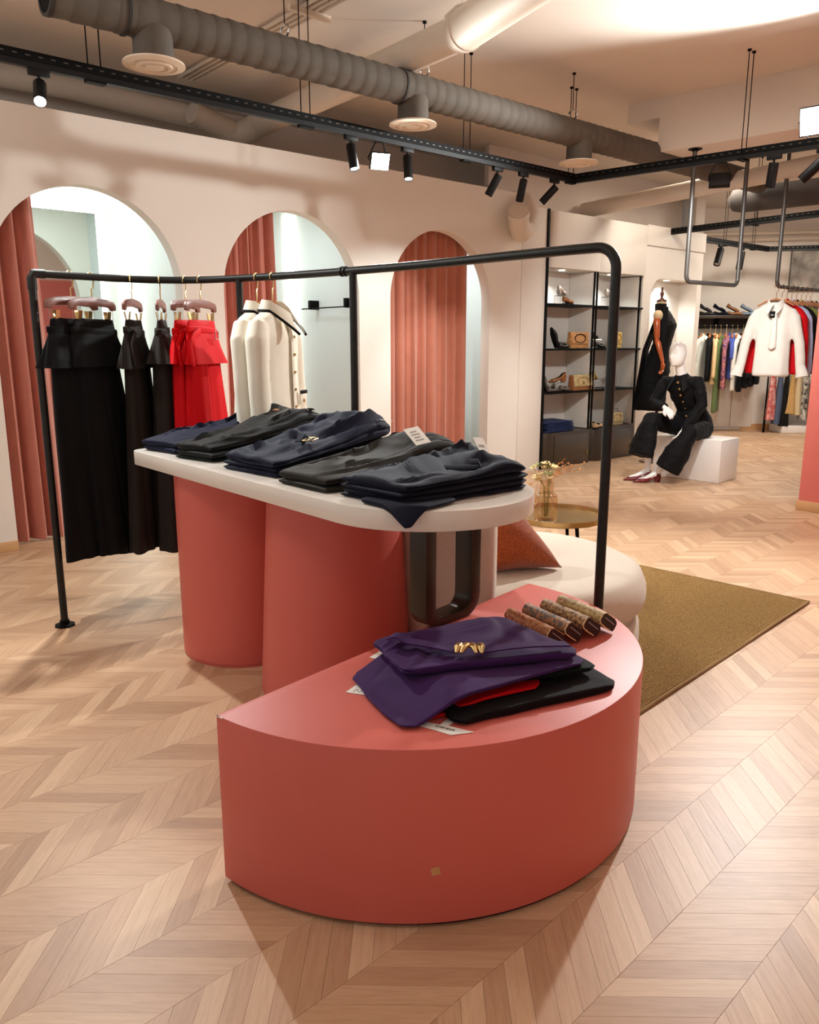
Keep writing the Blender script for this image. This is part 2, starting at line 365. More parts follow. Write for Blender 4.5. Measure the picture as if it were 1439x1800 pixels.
mb = MB(); wbox(mb, 7.42, 8.77, -0.012, 0, 0, 0.07); struct('baseboard_niche', mb, M['oak'])
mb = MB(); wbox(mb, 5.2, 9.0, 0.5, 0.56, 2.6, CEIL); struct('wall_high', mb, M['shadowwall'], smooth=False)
# back wall, frontal
mb = MB(); mb.box((6.5, 13.06, 1.73), (6.4, 0.12, CEIL)); struct('wall_back', mb, M['wall'], smooth=False)
mb = MB(); mb.box((3.86, 12.05, 1.73), (0.12, 2.0, CEIL)); struct('wall_recess', mb, M['wall'], smooth=False)
mb = MB(); mb.box((4.4, 12.99, 0.05), (1.0, 0.02, 0.10)); struct('baseboard_back', mb, M['oak'])
mb = MB(); mb.box((6.9, 12.99, 0.05), (2.9, 0.02, 0.10)); struct('baseboard_back_right', mb, M['oak'])
for x in (5.08, 5.44):
    mb = MB(); mb.box((x, 12.985, 0.55), (0.35, 0.03, 1.0)); struct('door_1' if x < 5.3 else 'door_2', mb, M['wall'], bevel=0.004)
mb = MB(); wbox(mb, 8.9, 9.0, -6.0, -5.9, 0, CEIL)
# pink wall at right
c0 = Vector((3.33, 6.62, 0)); d1 = -WN; d2 = WD
def quad(mb, o, a, la, b, lb, z0, z1):
    p = [o, o + a * la, o + a * la + b * lb, o + b * lb]; return mb.hull8([q + UZ * z0 for q in p], [q + UZ * z1 for q in p])
mb = MB(); quad(mb, c0, d1, 1.4, d2, 0.6, 0, CEIL); struct('wall_right', mb, M['pinkwall'], smooth=False)
mb = MB(); quad(mb, c0 - d2 * 0.014 - d1 * 0.014, d1, 1.43, d2, 0.63, 0, 0.085); struct('baseboard_right', mb, M['oak'], bevel=0.003)
# opposite side of the shop, behind the camera
mb = MB(); wbox(mb, -4, 9.5, -8.6, -8.5, 0, CEIL); struct('wall_opposite', mb, M['wall'], smooth=False)
mb = MB(); wbox(mb, 0.5, 4.8, -8.5, -8.45, 0, 2.6); struct('trim_5', mb, M['pinkwall'], smooth=False)
# hanging beam
BA = Vector((cos(radians(137.5)), sin(radians(137.5)), 0))
b0 = Vector((2.154, 7.353, 0))
mb = MB(); quad(mb, b0, -BA, 3.2, WD, 0.6, 3.02, CEIL); struct('ceiling_beam', mb, M['ceil'], smooth=False)
mb = MB(); quad(mb, b0 + BA * 0.30, -BA, 0.30, WD, 0.6, 3.30, CEIL); struct('ceiling_beam_step', mb, M['ceil'], smooth=False)

# ---------------------------------------------------------------- ducts and pipes under the ceiling
DN, DZ, DR = -1.50, 3.02, 0.100
t = thing('air_duct', 'long grey wrapped air duct running under the ceiling, open at its left end', 'duct', WP(3.5, DN, DZ))
mb = MB(); path = []; rad = []
s_, k = 0.14, 0
random.seed(5)
while s_ < 7.15:
    w = 0.085 + random.random() * 0.03
    for f, rr in ((0.0, 0.985), (0.12, 1.03), (0.5, 1.0 + random.uniform(-.012, .012)), (0.9, 0.99)):
        path.append(WP(s_ + w * f, DN, DZ)); rad.append(DR * rr)
    s_ += w
mb.sweep(path, rad, 28); part('duct_tube', mb, M['duct'], t, True, ang=60)
mb = MB(); mb.lathe([(DR * 0.90, -0.004), (DR * 0.90, 0.003), (DR * 1.05, 0.003), (DR * 1.05, -0.02), (DR * 0.9, -0.02)], WP(0.135, DN, DZ), 28, rot=Vector(-WD).to_track_quat('Z', 'Y').to_matrix()); part('end_rim', mb, M['ductseam'], t, True)
mb = MB(); mb.cyl(WP(0.139, DN, DZ), WP(0.1345, DN, DZ), DR * 0.93); part('open_end', mb, M['black'], t, True, label='dark open end')
for sx in (0.50, 2.29):
    mb = MB(); mb.sweep([WP(sx, DN, DZ), WP(sx + 0.014, DN, DZ)], [DR * 1.075] * 2, 28); part('dark_band', mb, M['ductseam'], t, True)
for sx in (0.652, 2.42, 4.17):
    mb = MB(); c = WP(sx, DN, DZ); mb.lathe([(0.085, -0.02), (0.10, -0.06), (0.103, -0.205), (0.09, -0.205)], c, 28); part('duct_spigot', mb, M['duct'], t, True)
    mb = MB(); mb.lathe([(0.07, -0.195), (0.155, -0.205), (0.158, -0.215), (0.118, -0.222), (0.112, -0.212), (0.10, -0.213), (0.092, -0.226), (0.072, -0.226), (0.066, -0.214), (0.054, -0.215), (0.046, -0.228), (0.0, -0.228)], c, 40); part('round_diffuser', mb, M['diff'], t, True)
def hang_rod(mb, p, z0, r=0.0035): mb.cyl((p.x, p.y, z0), (p.x, p.y, CEIL), r, seg=6); mb.cyl((p.x, p.y, CEIL - 0.012), (p.x, p.y, CEIL), 0.014, seg=10)
for sx in (1.45, 2.52, 4.07):
    mb = MB(); p = WP(sx, DN, 0); hang_rod(mb, p, DZ + 0.16); part('hanger_rod', mb, M['black'], t, True)
    mb = MB(); mb.tube([p + UZ * (DZ + 0.165) + WN * (0.045 * sin(a)) + UZ * (-0.035 + 0.035 * cos(a)) for a in [2 * pi * i / 12 for i in range(12)]], 0.006, 6, closed=True); part('hanger_clip', mb, M['silver'], t, True)
# second grey duct crossing at the right
t = thing('air_duct', 'short grey duct lying crosswise beyond the hanging beam', 'duct', (4.0, 8.9, 2.85))
e0 = Vector((3.45, 9.05, 2.90)); e1 = e0 + Vector((0.76, -0.65, 0)) * 3.0
mb = MB(); mb.sweep([e0, e0 + (e1 - e0) * 0.02, e0 + (e1 - e0) * 0.05, e1], [0.03, 0.11, 0.13, 0.13], 24); part('duct_tube', mb, M['ductdark'], t, True)
mb = MB(); hang_rod(mb, e0 + (e1 - e0) * 0.3, 3.02); part('hanger_rod', mb, M['black'], t, True)
# cream drain pipes
def pipe(label, pts, r, extra=(), loc=None):
    pts = [Vector(p) for p in pts]; t = thing('drain_pipe', label, 'pipe', loc or pts[0])
    mb = MB(); mb.sweep(pts, [r] * len(pts) if not isinstance(r, list) else r, 22); part('pipe_run', mb, M['pipe'], t, True)
    for nm, pp, rr in extra: mb = MB(); mb.sweep(pp, rr, 22); part(nm, mb, M['pipe'], t, True)
    return t
j = Vector((0.315, 5.206, 3.22)); a = Vector((1.2, 3.4, 3.22)); b = Vector((-1.30, 7.21, 3.20))
jd = (a - j).normalized()
t = pipe('thick cream drain pipe crossing over the grey duct toward the arched wall', [a, j], 0.118,
     [('pipe_run', [j, b], [0.100, 0.100]), ('pipe_collar', [j - jd * 0.03, j + jd * 0.05], [0.112, 0.124]),
      ('pipe_elbow', [b + Vector((.05, -.07, 0)), b + Vector((-.05, .03, -.03)), b + Vector((-.17, .05, -.05)), b + Vector((-.29, -.03, -.04))], [0.103, 0.103, 0.103, 0.10]),
      ('pipe_branch', [b + Vector((-.23, 0, -.04)), b + Vector((-.37, -.13, 0.0)), b + Vector((-.47, -.25, 0.04))], [0.095, 0.088, 0.088]),
      ('pipe_branch', [b + Vector((-.23, 0, -.04)), b + Vector((-.42, .02, 0.05)), b + Vector((-1.3, -.60, 0.12)), b + Vector((-2.2, -1.3, 0.12))], [0.095, 0.09, 0.085, 0.085])])
mb = MB(); q = j + Vector((0, 0, 0.12)); mb.tube([q + Vector((-.10, 0.06, -.14)), q + Vector((-.09, 0.05, -.02)), q + Vector((-0.03, 0.02, 0.02)), q + Vector((.03, -0.02, 0.02))], 0.014, 8); hang_rod(mb, q, q.z); part('pipe_hanger', mb, M['pipe'], t, True)
pipe('cream drain pipe running from above the shelves to the right under the beam', [(2.06, 9.86, 2.93), (3.56, 7.74, 2.97), (4.3, 6.7, 2.98)], 0.085)
# conduits
t = thing('cable_conduits', 'bundle of thin cream conduits fixed under the ceiling at the top edge', 'conduit', (-0.6, 5.5, 3.4))
for i in range(4):
    mb = MB(); o_ = WD * (0.045 * i - 0.06); mb.tube([Vector((-1.75, 6.75, 3.425)) + o_, Vector((0.45, 4.2, 3.425)) + o_], 0.012, 8); part('conduit', mb, M['pipe'], t, True)
mb = MB(); mb.box((-0.62, 5.43, 3.40), (0.30, 0.035, 0.03), WANG); part('conduit_bracket', mb, M['diff'], t, True)
t = thing('cable_conduits', 'two thin conduits along the upper back wall at right', 'conduit', (4.6, 12.9, 3.0))
for i in range(2):
    mb = MB(); mb.tube([(3.92, 12.9, 2.95 + i * 0.09), (8.5, 12.9, 3.05 + i * 0.09)], 0.03, 8); part('conduit', mb, M['pipe'], t, True)
# elbow pipe out of the arched wall
t = thing('drain_elbow', 'big white plastic elbow pipe on the wall right of the third arch', 'pipe', WP(5.05, -0.12, 2.6))
mb = MB(); mb.sweep([WP(4.80, -0.30, 2.64), WP(4.90, -0.22, 2.55), WP(5.04, -0.13, 2.50), WP(5.15, -0.10, 2.56), WP(5.19, -0.10, 2.68), WP(5.19, -0.05, 2.80), WP(5.19, 0.15, 2.84)], [0.10, 0.10, 0.108, 0.108, 0.105, 0.10, 0.10], 24); part('pipe_elbow', mb, M['pipe'], t, True)
mb = MB(); mb.sweep([WP(4.783, -0.314, 2.655), WP(4.83, -0.276, 2.613)], [0.106, 0.108], 24); part('pipe_collar', mb, M['pipe'], t, True)
mb = MB(); mb.sweep([WP(4.781, -0.3155, 2.657), WP(4.784, -0.313, 2.654)], [0.092, 0.092], 24); part('pipe_mouth', mb, M['diff'], t, True)

# ---------------------------------------------------------------- lighting track
TZ = 2.75
def track(label, pts, rods, slots=True):
    pts = [Vector(p) for p in pts]; t = thing('lighting_track', label, 'track', (pts[0] + pts[-1]) / 2)
    for a, b in zip(pts, pts[1:]):
        d = (b - a).normalized(); side = Vector((-d.y, d.x, 0)); L_ = (b - a).length
        mb = MB(); w = 0.021
        mb.extrude([a + side * w, a - side * w, a - side * w + UZ * 0.042, a + side * w + UZ * 0.042], b - a); part('strut_channel', mb, M['black'], t, True)
        mb = MB(); mb.extrude([a + side * 0.016 - UZ * 0.03, a - side * 0.016 - UZ * 0.03, a - side * 0.016, a + side * 0.016], b - a); part('power_rail', mb, M['spot'], t, True)
        if slots:
            mb = MB(); n = int(L_ / 0.06)
            for i in range(n):
                c = a + d * (0.06 * i + 0.03)
                for sg in (-1, 1): mb.box(c + side * sg * 0.0212 + UZ * 0.021, (0.022, 0.001, 0.005), math.atan2(d.y, d.x))
            o = part('slot_row', mb, M['grey'], t, True, smooth=False); o['kind'] = 'stuff'
    for p in rods:
        p = Vector((p[0], p[1], 0))
        for dx in (-0.033, 0.033):
            mb = MB(); hang_rod(mb, p + WD * dx, TZ - 0.01); part('threaded_rod', mb, M['black'], t, True)
        mb = MB(); mb.box(p + UZ * (TZ - 0.035), (0.10, 0.045, 0.012), WANG); part('hanger_plate', mb, M['black'], t, True)
    return t
T0 = Vector((1.398, 7.10, TZ)); TDIR = Vector((cos(radians(41.3)), sin(radians(41.3)), 0)); TD2 = Vector((cos(radians(-40.3)), sin(radians(-40.3)), 0))
def TK(u): return T0 - TDIR * u          # along the first leg, measured back from the corner
def TK2(u): return T0 + TD2 * u
track('long black perforated lighting track parallel to the arched wall, turning at the shelves', [TK(5.4), T0, TK2(3.2)],
      [TK(4.02), TK(2.72), TK(1.30), TK(0.06), TK2(1.38)])
track('black lighting track in the rear of the shop above the mannequins', [(4.95, 8.25, TZ), (3.17, 10.45, TZ), (5.30, 12.2, TZ), (6.4, 11.9, TZ)],
      [(3.95, 9.49, 0), (4.35, 11.42, 0), (4.95, 11.91, 0)])
def rotz(d): return Vector(d).normalized().to_track_quat('-Z', 'Y').to_matrix()
def spot(label, p, d, along, lit=True, energy=0, color=NEUT, cone=50, group=None, scale=1.0, length=0.165):
    p = Vector(p); d = Vector(d).normalized(); t = thing('track_spotlight', label, 'spotlight', p, group=group)
    mb = MB(); mb.box(p + UZ * -0.045, (0.10, 0.03, 0.032), math.atan2(along.y, along.x)); part('adapter', mb, M['spot'], t, True, bevel=0.003)
    mb = MB(); top = p - UZ * 0.06; piv = p - UZ * 0.105; mb.cyl(top, piv, 0.008, seg=10); mb.ball(piv, 0.013, 10); part('stem', mb, M['spot'], t, True)
    r = 0.031 * scale; h0 = piv - d * 0.02; h1 = h0 + d * length
    mb = MB(); R = d.to_track_quat('Z', 'Y').to_matrix()
    mb.lathe([(0, -0.004), (r * 0.9, -0.004), (r, 0.002), (r, length), (r * 0.9, length), (r * 0.84, length - 0.014), (0, length - 0.014)], h0, 24, rot=R); part('housing', mb, M['spot'], t, True)
    mb = MB(); mb.lathe([(0, 0), (r * 0.83, 0), (r * 0.83, 0.004), (0, 0.005)], h1 - d * 0.0135, 20, rot=R); part('lens', mb, M['lens'] if lit else M['silver'], t, True)
    if energy: lamp('spot_lamp', 'SPOT', h1 + d * 0.01, energy, color, parent=t, aim=d, size=0.025, spot=cone, blend=0.5)
    return t
def floodlight(label, p, d, w, energy, color=NEUT, above=False, lit=True, cone=150):
    p = Vector(p); d = Vector(d).normalized(); t = thing('floodlight', label, 'floodlight', p)
    R = d.to_track_quat('Z', 'Y').to_matrix(); c = p + UZ * (0.08 + w * 0.35 if above else -0.11 - w * 0.3)
    mb = MB(); mb.box(c, (w, w * 0.86, 0.035), rot=R); part('housing', mb, M['spot'], t, True, bevel=0.004)
    mb = MB(); mb.box(c + d * 0.0185, (w * 0.92, w * 0.78, 0.004), rot=R); part('flood_glass', mb, M['flood'] if lit else M['silver'], t, True)
    ex = R @ Vector((1, 0, 0)); mb = MB(); e = p + UZ * (0.045 if above else -0.03)
    mb.tube([c + ex * w * 0.52, c + ex * w * 0.52 - d * 0.05, e + ex * w * 0.2, e, e - ex * w * 0.2, c - ex * w * 0.52 - d * 0.05, c - ex * w * 0.52], 0.005, 8); part('bracket', mb, M['spot'], t, True)
    if energy: lamp('flood_lamp', 'SPOT', c + d * 0.04, energy, color, parent=t, aim=d, size=0.06, spot=cone, blend=0.5)
    return t
al = TDIR
spot('lit black track spotlight at the far left of the track', TK(4.30), (0.25, -0.66, -0.66), al, energy=230, cone=100)
spot('lit black spotlight pointing down to the right, just left of the glaring floodlight', TK(2.37), (0.16, -0.25, -0.9), al, energy=120, cone=60)
spot('lit black spotlight hanging straight down, just right of the glaring floodlight', TK(1.88), (0.05, -0.28, -0.9), al, energy=120, cone=60)
spot('black track spotlight tilted toward the third arch, leftmost of three at the track end', TK(0.96), (-0.42, 0.22, -0.78), al, energy=55, cone=85, color=COOL)
spot('black track spotlight pointing down at the wall, middle of three at the track end', TK(0.66), (-0.12, 0.45, -0.86), al, energy=100, cone=75, color=COOL)
spot('black track spotlight tilted steeply left, nearest the track corner', TK(0.27), (-0.62, 0.15, -0.66), al, energy=100, cone=75, color=COOL)
floodlight('square floodlight glaring from the long track in front of the arched wall', TK(2.13), (0.30, -0.85, -0.42), 0.13, 230)
floodlight('black floodlight seen from behind, hanging under the right leg of the track', TK2(1.22), (0.25, 0.72, -0.62), 0.15, 210, cone=105)
floodlight('large square floodlight glaring above the right leg of the track', TK2(1.86), (-0.62, -0.72, -0.28), 0.22, 720, above=True)
spot('black track spotlight hanging straight down beside the rear-facing floodlight', TK2(1.60), (0.02, 0.25, -0.95), TD2, energy=45, cone=120, scale=1.1)
spot('black track spotlight slanting down to the left at the right edge', TK2(1.93), (-0.55, 0.35, -0.62), TD2, energy=35, cone=60, scale=1.15, length=0.2)
spot('small rear track spotlight tilted left above the white mannequin', (4.28, 11.36, TZ), (-0.30, -0.35, -0.85), WD, lit=False, energy=60, cone=70, scale=1.5, length=0.24)
spot('small rear track spotlight hanging straight down above the shoe shelf', (4.72, 11.72, TZ), (0, 0.25, -0.95), WD, lit=False, energy=60, cone=80, scale=1.5, length=0.24)
spot('grey rear track spotlight above the white blouse', (4.53, 8.77, TZ), (0.12, 0.25, -0.9), TD2, lit=False, energy=40, cone=60, scale=1.3, length=0.2)
lamp('unseen_lamp', 'SPOT', TK2(2.75) - UZ * 0.12, 170, NEUT, aim=(-1.15, -0.75, 0.75), size=0.03, spot=80)   # further along the track, outside the frame
lamp('unseen_lamp', 'SPOT', TK2(2.25) - UZ * 0.12, 60, NEUT, aim=(0.42, 0.72, -1.3), size=0.03, spot=85)  # unseen spot added to brighten the pink wall at right

# ---------------------------------------------------------------- fitting rooms
def curtain(label, s0, s1, n, z0, z1, m, amp, nf, seed, flare=0.03):
    random.seed(seed); ph = [random.random() * 6 for _ in range(4)]
    def fn(u, v):
        s = s0 + (s1 - s0) * u; z = z0 + (z1 - z0) * v; g = (0.6 + 0.4 * (1 - v))
        x = u * nf * 2 * pi
        return WP(s + flare * (1 - v) * (u - 0.5) * 2 + 0.006 * sin(x * 2 + ph[1]) * g, n + amp * g * (sin(x + ph[0] + 0.5 * sin(x * 0.37 + ph[2])) + 0.3 * sin(2.3 * x + ph[3])), z)
    t = thing('curtain', label, 'curtain', WP((s0 + s1) / 2, n, 0))
    mb = MB(); mb.sheet(fn, int(nf * 12), 14, 0.006); part('drape', mb, m, t, True, ang=70)
    mb = MB(); mb.tube([WP(s0 - 0.25, n, z1 + 0.015), WP(s1 + 0.1, n, z1 + 0.015)], 0.012, 8); part('curtain_rod', mb, M['black'], t, True)
    return t
curtain('terracotta velvet curtain drawn to the left side of the first arch', -0.10, 0.47, 0.20, 0.015, 2.60, M['curtain'], 0.05, 5, 1, 0.04)
curtain('terracotta velvet curtain drawn to the left side of the second arch', 1.76, 2.34, 0.20, 0.015, 2.60, M['curtain'], 0.045, 5, 2)
curtain('bright spotlit velvet curtain closing most of the third arch', 3.40, 4.61, 0.20, 0.015, 2.60, M['curtainlit'], 0.036, 9, 3, 0.0)
t = thing('backlit_mirror', 'tall backlit mirror on the rear wall of the first fitting room', 'mirror', WP(0.93, 1.20, 1.25))
mb = MB(); wbox(mb, 0.45, 1.25, 1.185, 1.20, 0.15, 2.45); part('mirror_glass', mb, M['mirror'], t, True)
mb = MB()
wbox(mb, 1.253, 1.285, 1.20, 1.225, 0.15, 2.485); part('led_strip', mb, M['led'], t, True)
mb = MB(); wbox(mb, 0.45, 1.253, 1.20, 1.225, 2.453, 2.485); part('led_strip', mb, M['led'], t, True)
mb = MB(); wbox(mb, 0.47, 1.22, 1.20, 1.25, 0.2, 2.40); part('mirror_back', mb, M['plinthw'], t, True)
for i, (sx, lb) in enumerate(((1.505, 'vertical light strip in the corner of the first fitting room'), (3.155, 'vertical light strip in the corner of the second fitting room'))):
    mb = MB(); wbox(mb, sx - 0.045, sx + 0.045, 1.225, 1.25, 0.05, 2.62); solo('light_strip', mb, M['led'], lb, 'light', loc=WP(sx, 1.24, 0.05))
mb = MB(); wbox(mb, 0.2, 1.5, 1.20, 1.24, 2.60, 2.63); solo('light_strip', mb, M['led'], 'horizontal light strip along the top of the first fitting room', 'light', loc=WP(0.8, 1.22, 2.6))
for sx in (0.75, 2.4): lamp('fitting_lamp', 'AREA', WP(sx, 0.75, 2.62), 12, COOL, aim=(0, 0, -1), size=0.5)
lamp('fitting_lamp', 'AREA', WP(4.2, 0.75, 2.62), 22, COOL, aim=(0, 0, -1), size=0.5)
t = thing('wall_hanging_rail', 'short black hanging rail on the side wall of the second fitting room', 'rail', WP(3.19, 0.5, 1.73))
mb = MB(); mb.tube([WP(3.12, 0.98, 1.725), WP(3.12, 0.16, 1.725)], 0.006, 8); part('rail_bar', mb, M['black'], t, True)
for n_ in (0.82, 0.24): mb = MB(); wbox(mb, 3.10, 3.20, n_ - 0.022, n_ + 0.022, 1.715, 1.80); part('rail_bracket', mb, M['black'], t, True, bevel=0.004)
# pale armchair in the third fitting room
t = thing('armchair', 'pale cream armchair inside the third fitting room behind the spotlit curtain', 'chair', WP(4.55, 0.80, 0), WANG)
mb = MB(); mb.sweep([(0.0, -0.30, 0.30), (0.0, -0.26, 0.28), (0, 0.20, 0.28), (0, 0.24, 0.30)], [(0.24, 0.08), (0.30, 0.14), (0.30, 0.14), (0.24, 0.08)], 24, sq=0.5); part('seat', mb, M['cwhite'], t)
mb = MB(); mb.sweep([(0, 0.26, 0.20), (0, 0.27, 0.25), (0, 0.30, 0.80), (0, 0.31, 0.88), (0, 0.31, 0.90)], [(0.28, 0.05), (0.32, 0.07), (0.32, 0.07), (0.28, 0.06), (0.2, 0.03)], 24, ref=(0, 1, 0), sq=0.5); part('backrest', mb, M['cwhite'], t)
for sx in (-1, 1):
    mb = MB(); mb.sweep([(sx * 0.30, -0.22, 0.45), (sx * 0.30, -0.18, 0.45), (sx * 0.30, 0.25, 0.5)], [(0.03, 0.08), (0.05, 0.12), (0.05, 0.14)], 16, sq=0.6); part('armrest', mb, M['cwhite'], t)
    for sy in (-0.2, 0.2): mb = MB(); mb.cyl((sx * 0.2, sy, 0.2), (sx * 0.22, sy * 1.1, 0), 0.02, 0.012, 12); part('leg', mb, M['oak'], t)

# ---------------------------------------------------------------- display table, half-round plinth
TT, TB = 0.92, 0.856; TR = 0.369; TEND = 1.623
t = thing('display_table', 'white-topped long display table on two pink drums and a bronze loop leg', 'table', TP(0.7, 0, 0))
out = []
for i in range(33):
    an = -pi / 2 - pi * i / 32; out.append((TR * cos(an) * 1.0, TR * sin(an)))
# outline in (a,n): straight front, rounded right end, small corners at left
pts = [(TEND - 0.06, -TR)]
pts += [(-TR * sin(pi * i / 36), -TR * cos(pi * i / 36)) for i in range(37)]
pts += [(TEND - 0.06, TR)] + [(TEND - 0.06 + 0.06 * sin(pi / 2 * i / 6), TR - 0.06 + 0.06 * cos(pi / 2 * i / 6)) for i in range(1, 7)] + [(TEND - 0.06 + 0.06 * cos(pi / 2 * i / 6), -TR + 0.06 - 0.06 * sin(pi / 2 * i / 6)) for i in range(0, 6)]
mb = MB(); mb.extrude([TP(a, n, TB) for a, n in pts], UZ * (TT - TB)); part('tabletop', mb, M['top'], t, True, bevel=0.004, ang=30)
mb = MB(); c = TP(1.23, -0.02, 0); mb.lathe([(0.285, 0.0), (0.285, 0.012), (0.292, 0.016), (0.292, TB - 0.001), (0.0, TB - 0.001)], c, 64); part('drum_leg', mb, M['pink'], t, True)
mb = MB(); c = TP(0.585, 0.04, 0); mb.lathe([(0.305, 0.0), (0.305, 0.012), (0.312, 0.016), (0.262, TB - 0.001), (0.0, TB - 0.001)], c, 64); part('drum_leg', mb, M['pink'], t, True)
# bronze loop leg standing on the plinth
u0 = Vector((0.047, 2.432, 0)); ud = (Vector((0.237, 2.638, 0)) - u0).normalized(); un = Vector((-ud.y, ud.x, 0)); ul = 0.285
def uprof(w, zt, zb, r):
    p = [(w[0], zt), (w[0], zb + r)] + [(w[0] + r - r * cos(pi / 2 * i / 8), zb + r - r * sin(pi / 2 * i / 8)) for i in range(1, 9)]
    p += [(w[1] - r + r * sin(pi / 2 * i / 8), zb + r - r * cos(pi / 2 * i / 8)) for i in range(1, 9)] + [(w[1], zb + r), (w[1], zt)]; return p
PT = 0.478
po = uprof((0, ul), TB - 0.001, PT, 0.075); pi_ = uprof((0.05, ul - 0.05), TB - 0.035, PT + 0.03, 0.045)
mb = MB(); n_ = len(po)
A = [u0 + ud * x + UZ * z - un * 0.01 for x, z in po]; B = [u0 + ud * x + UZ * z - un * 0.01 for x, z in pi_]; off = un * 0.075
vs = A + B + [p + off for p in A] + [p + off for p in B]; fs = []
for i in range(n_ - 1):
    fs += [(i, i + 1, n_ + i + 1, n_ + i), (2 * n_ + i, 3 * n_ + i, 3 * n_ + i + 1, 2 * n_ + i + 1), (i, 2 * n_ + i, 2 * n_ + i + 1, i + 1), (n_ + i, n_ + i + 1, 3 * n_ + i + 1, 3 * n_ + i)]
e = n_ - 1
fs += [(0, n_, 3 * n_, 2 * n_), (e, 2 * n_ + e, 3 * n_ + e, n_ + e)]
mb.add(vs, fs); q = [u0 + ud * x + UZ * (TB - 0.035) - un * 0.01 for x in (0.02, ul - 0.02)]
mb.extrude([q[0], q[1], q[1] + UZ * 0.034, q[0] + UZ * 0.034], off); part('loop_leg', mb, M['bronze'], t, True, bevel=0.003)

t = thing('half_round_plinth', 'low pink half-round plinth in the foreground with folded trousers and wallets on it', 'plinth', PLINTH_C)
CH = radians(49.5); n0 = CH + pi
def half(r, inset, z0, z1):
    pts = [PLINTH_C + Vector((cos(n0 + pi * i / 72), sin(n0 + pi * i / 72), 0)) * r + Vector((cos(n0 + pi / 2), sin(n0 + pi / 2), 0)) * inset for i in range(73)]
    return [p + UZ * z0 for p in pts]
mb = MB(); mb.extrude(half(PLINTH_R, 0, 0.012, 0), UZ * (PT - 0.012)); part('plinth_body', mb, M['pink'], t, True, bevel=0.003, ang=30)
mb = MB(); mb.extrude(half(PLINTH_R - 0.02, 0.01, 0, 0), UZ * 0.013); part('plinth_base', mb, M['black'], t, True, label='dark recessed base')
mb = MB(); c = PLINTH_C + Vector((cos(n0 + pi * 0.467), sin(n0 + pi * 0.467), 0))
an = n0 + pi * 0.467
random.seed(8)
def stick(c_an, z, sz, roll):
    nrm = Vector((cos(c_an), sin(c_an), 0)); tg = Vector((-sin(c_an), cos(c_an), 0)); return PLINTH_C + nrm * (PLINTH_R + 0.0006) + UZ * z, nrm, tg
import math as _m
an = _m.atan2(1.672 - 2.406, 0.063 + 0.012)
c, nrm, tg = stick(an, 0.157, 0.022, 0); R = Matrix((tg, nrm, UZ)).transposed() @ Matrix.Rotation(radians(-14), 3, 'Y')
mb = MB(); mb.box(c, (0.021, 0.001, 0.020), rot=R); part('paper_sticker', mb, M['oak'], t, True, label='small worn tan sticker with printed lines')
mb = MB()
for i in range(5): mb.box(c + nrm * 0.0008 + R @ Vector((0.001 * (i % 2), 0, -0.007 + 0.0035 * i)), (0.016, 0.0005, 0.0011), rot=R)
part('sticker_lines', mb, M['petal2'], t, True)
mb = MB()
L0 = half(PLINTH_R, 0, PT, 0)[0]
for i in range(7): p = half(PLINTH_R, 0, PT, 0)[0] + Vector((random.uniform(0, .03), random.uniform(-.02, .01), 0)); p = L0 + (half(PLINTH_R, 0, PT, 0)[1] - L0) * random.random() * 1.2; mb.ball(p + UZ * -0.001, (0.004, 0.003, 0.0025), 6)
o = part('chipped_spots', mb, M['chip'], t, True); o['kind'] = 'stuff'

# ---------------------------------------------------------------- pipe rack
RZ = 1.715
RK = [(-1.745, 3.785), (-1.60, 3.945), (-1.45, 4.095), (-1.28, 4.19), (-1.08, 4.19), (-0.85, 4.085), (-0.54, 3.888), (-0.252, 3.66), (0.094, 3.348), (0.378, 3.04), (0.56, 2.855), (0.69, 2.745)]
def catmull(P, n=8):
    P = [Vector((p[0], p[1], 0)) for p in P]; out = []
    for i in range(len(P) - 1):
        p0, p1, p2, p3 = P[max(i - 1, 0)], P[i], P[i + 1], P[min(i + 2, len(P) - 1)]
        for k in range(n):
            u = k / n; out.append(0.5 * ((2 * p1) + (p2 - p0) * u + (2 * p0 - 5 * p1 + 4 * p2 - p3) * u * u + (3 * p1 - 3 * p2 + p3 - p0) * u ** 3))
    return out + [P[-1]]
RC = catmull(RK)
def rack_at(x): 
    for a, b in zip(RC, RC[1:]):
        if a.x <= x <= b.x: return a + (b - a) * ((x - a.x) / (b.x - a.x))
t = thing('clothes_rack', 'tall curved black pipe clothes rack sweeping around the display table', 'rack', (-0.3, 3.7, 0))
rr = 0.0175
end = RC[-1]; dirn = (RC[-1] - RC[-3]).normalized()
main = [p + UZ * RZ for p in RC[:-4]]
bend = []
for i in range(0, 9):
    a_ = pi / 2 * i / 8; bend.append(end - dirn * 0.07 + dirn * (0.07 * sin(a_)) + UZ * (RZ - 0.07 + 0.07 * cos(a_)))
mb = MB(); mb.tube(main + bend + [end + UZ * 0.012], rr, 16); part('rail', mb, M['rackm'], t, True, ang=60)
lf = RC[0]
mb = MB(); mb.tube([lf + UZ * 0.012, lf + UZ * (RZ - 0.03)], rr, 16); part('leg', mb, M['rackm'], t, True)
mb = MB(); d_ = (RC[3] - RC[0]).normalized(); mb.tube([lf + UZ * (RZ - 0.075), lf + UZ * (RZ - 0.02), lf + UZ * RZ + d_ * 0.012, lf + UZ * RZ + d_ * 0.06], 0.0215, 16); part('corner_elbow', mb, M['rackm'], t, True)
for ip in (RC[5 * 8], RC[7 * 8]):
    mb = MB(); mb.tube([ip + UZ * 0.012, ip + UZ * RZ], rr, 16); part('leg', mb, M['rackm'], t, True)
    mb = MB(); mb.cyl(ip, ip + UZ * 0.012, 0.045); part('floor_flange', mb, M['black'], t, True)
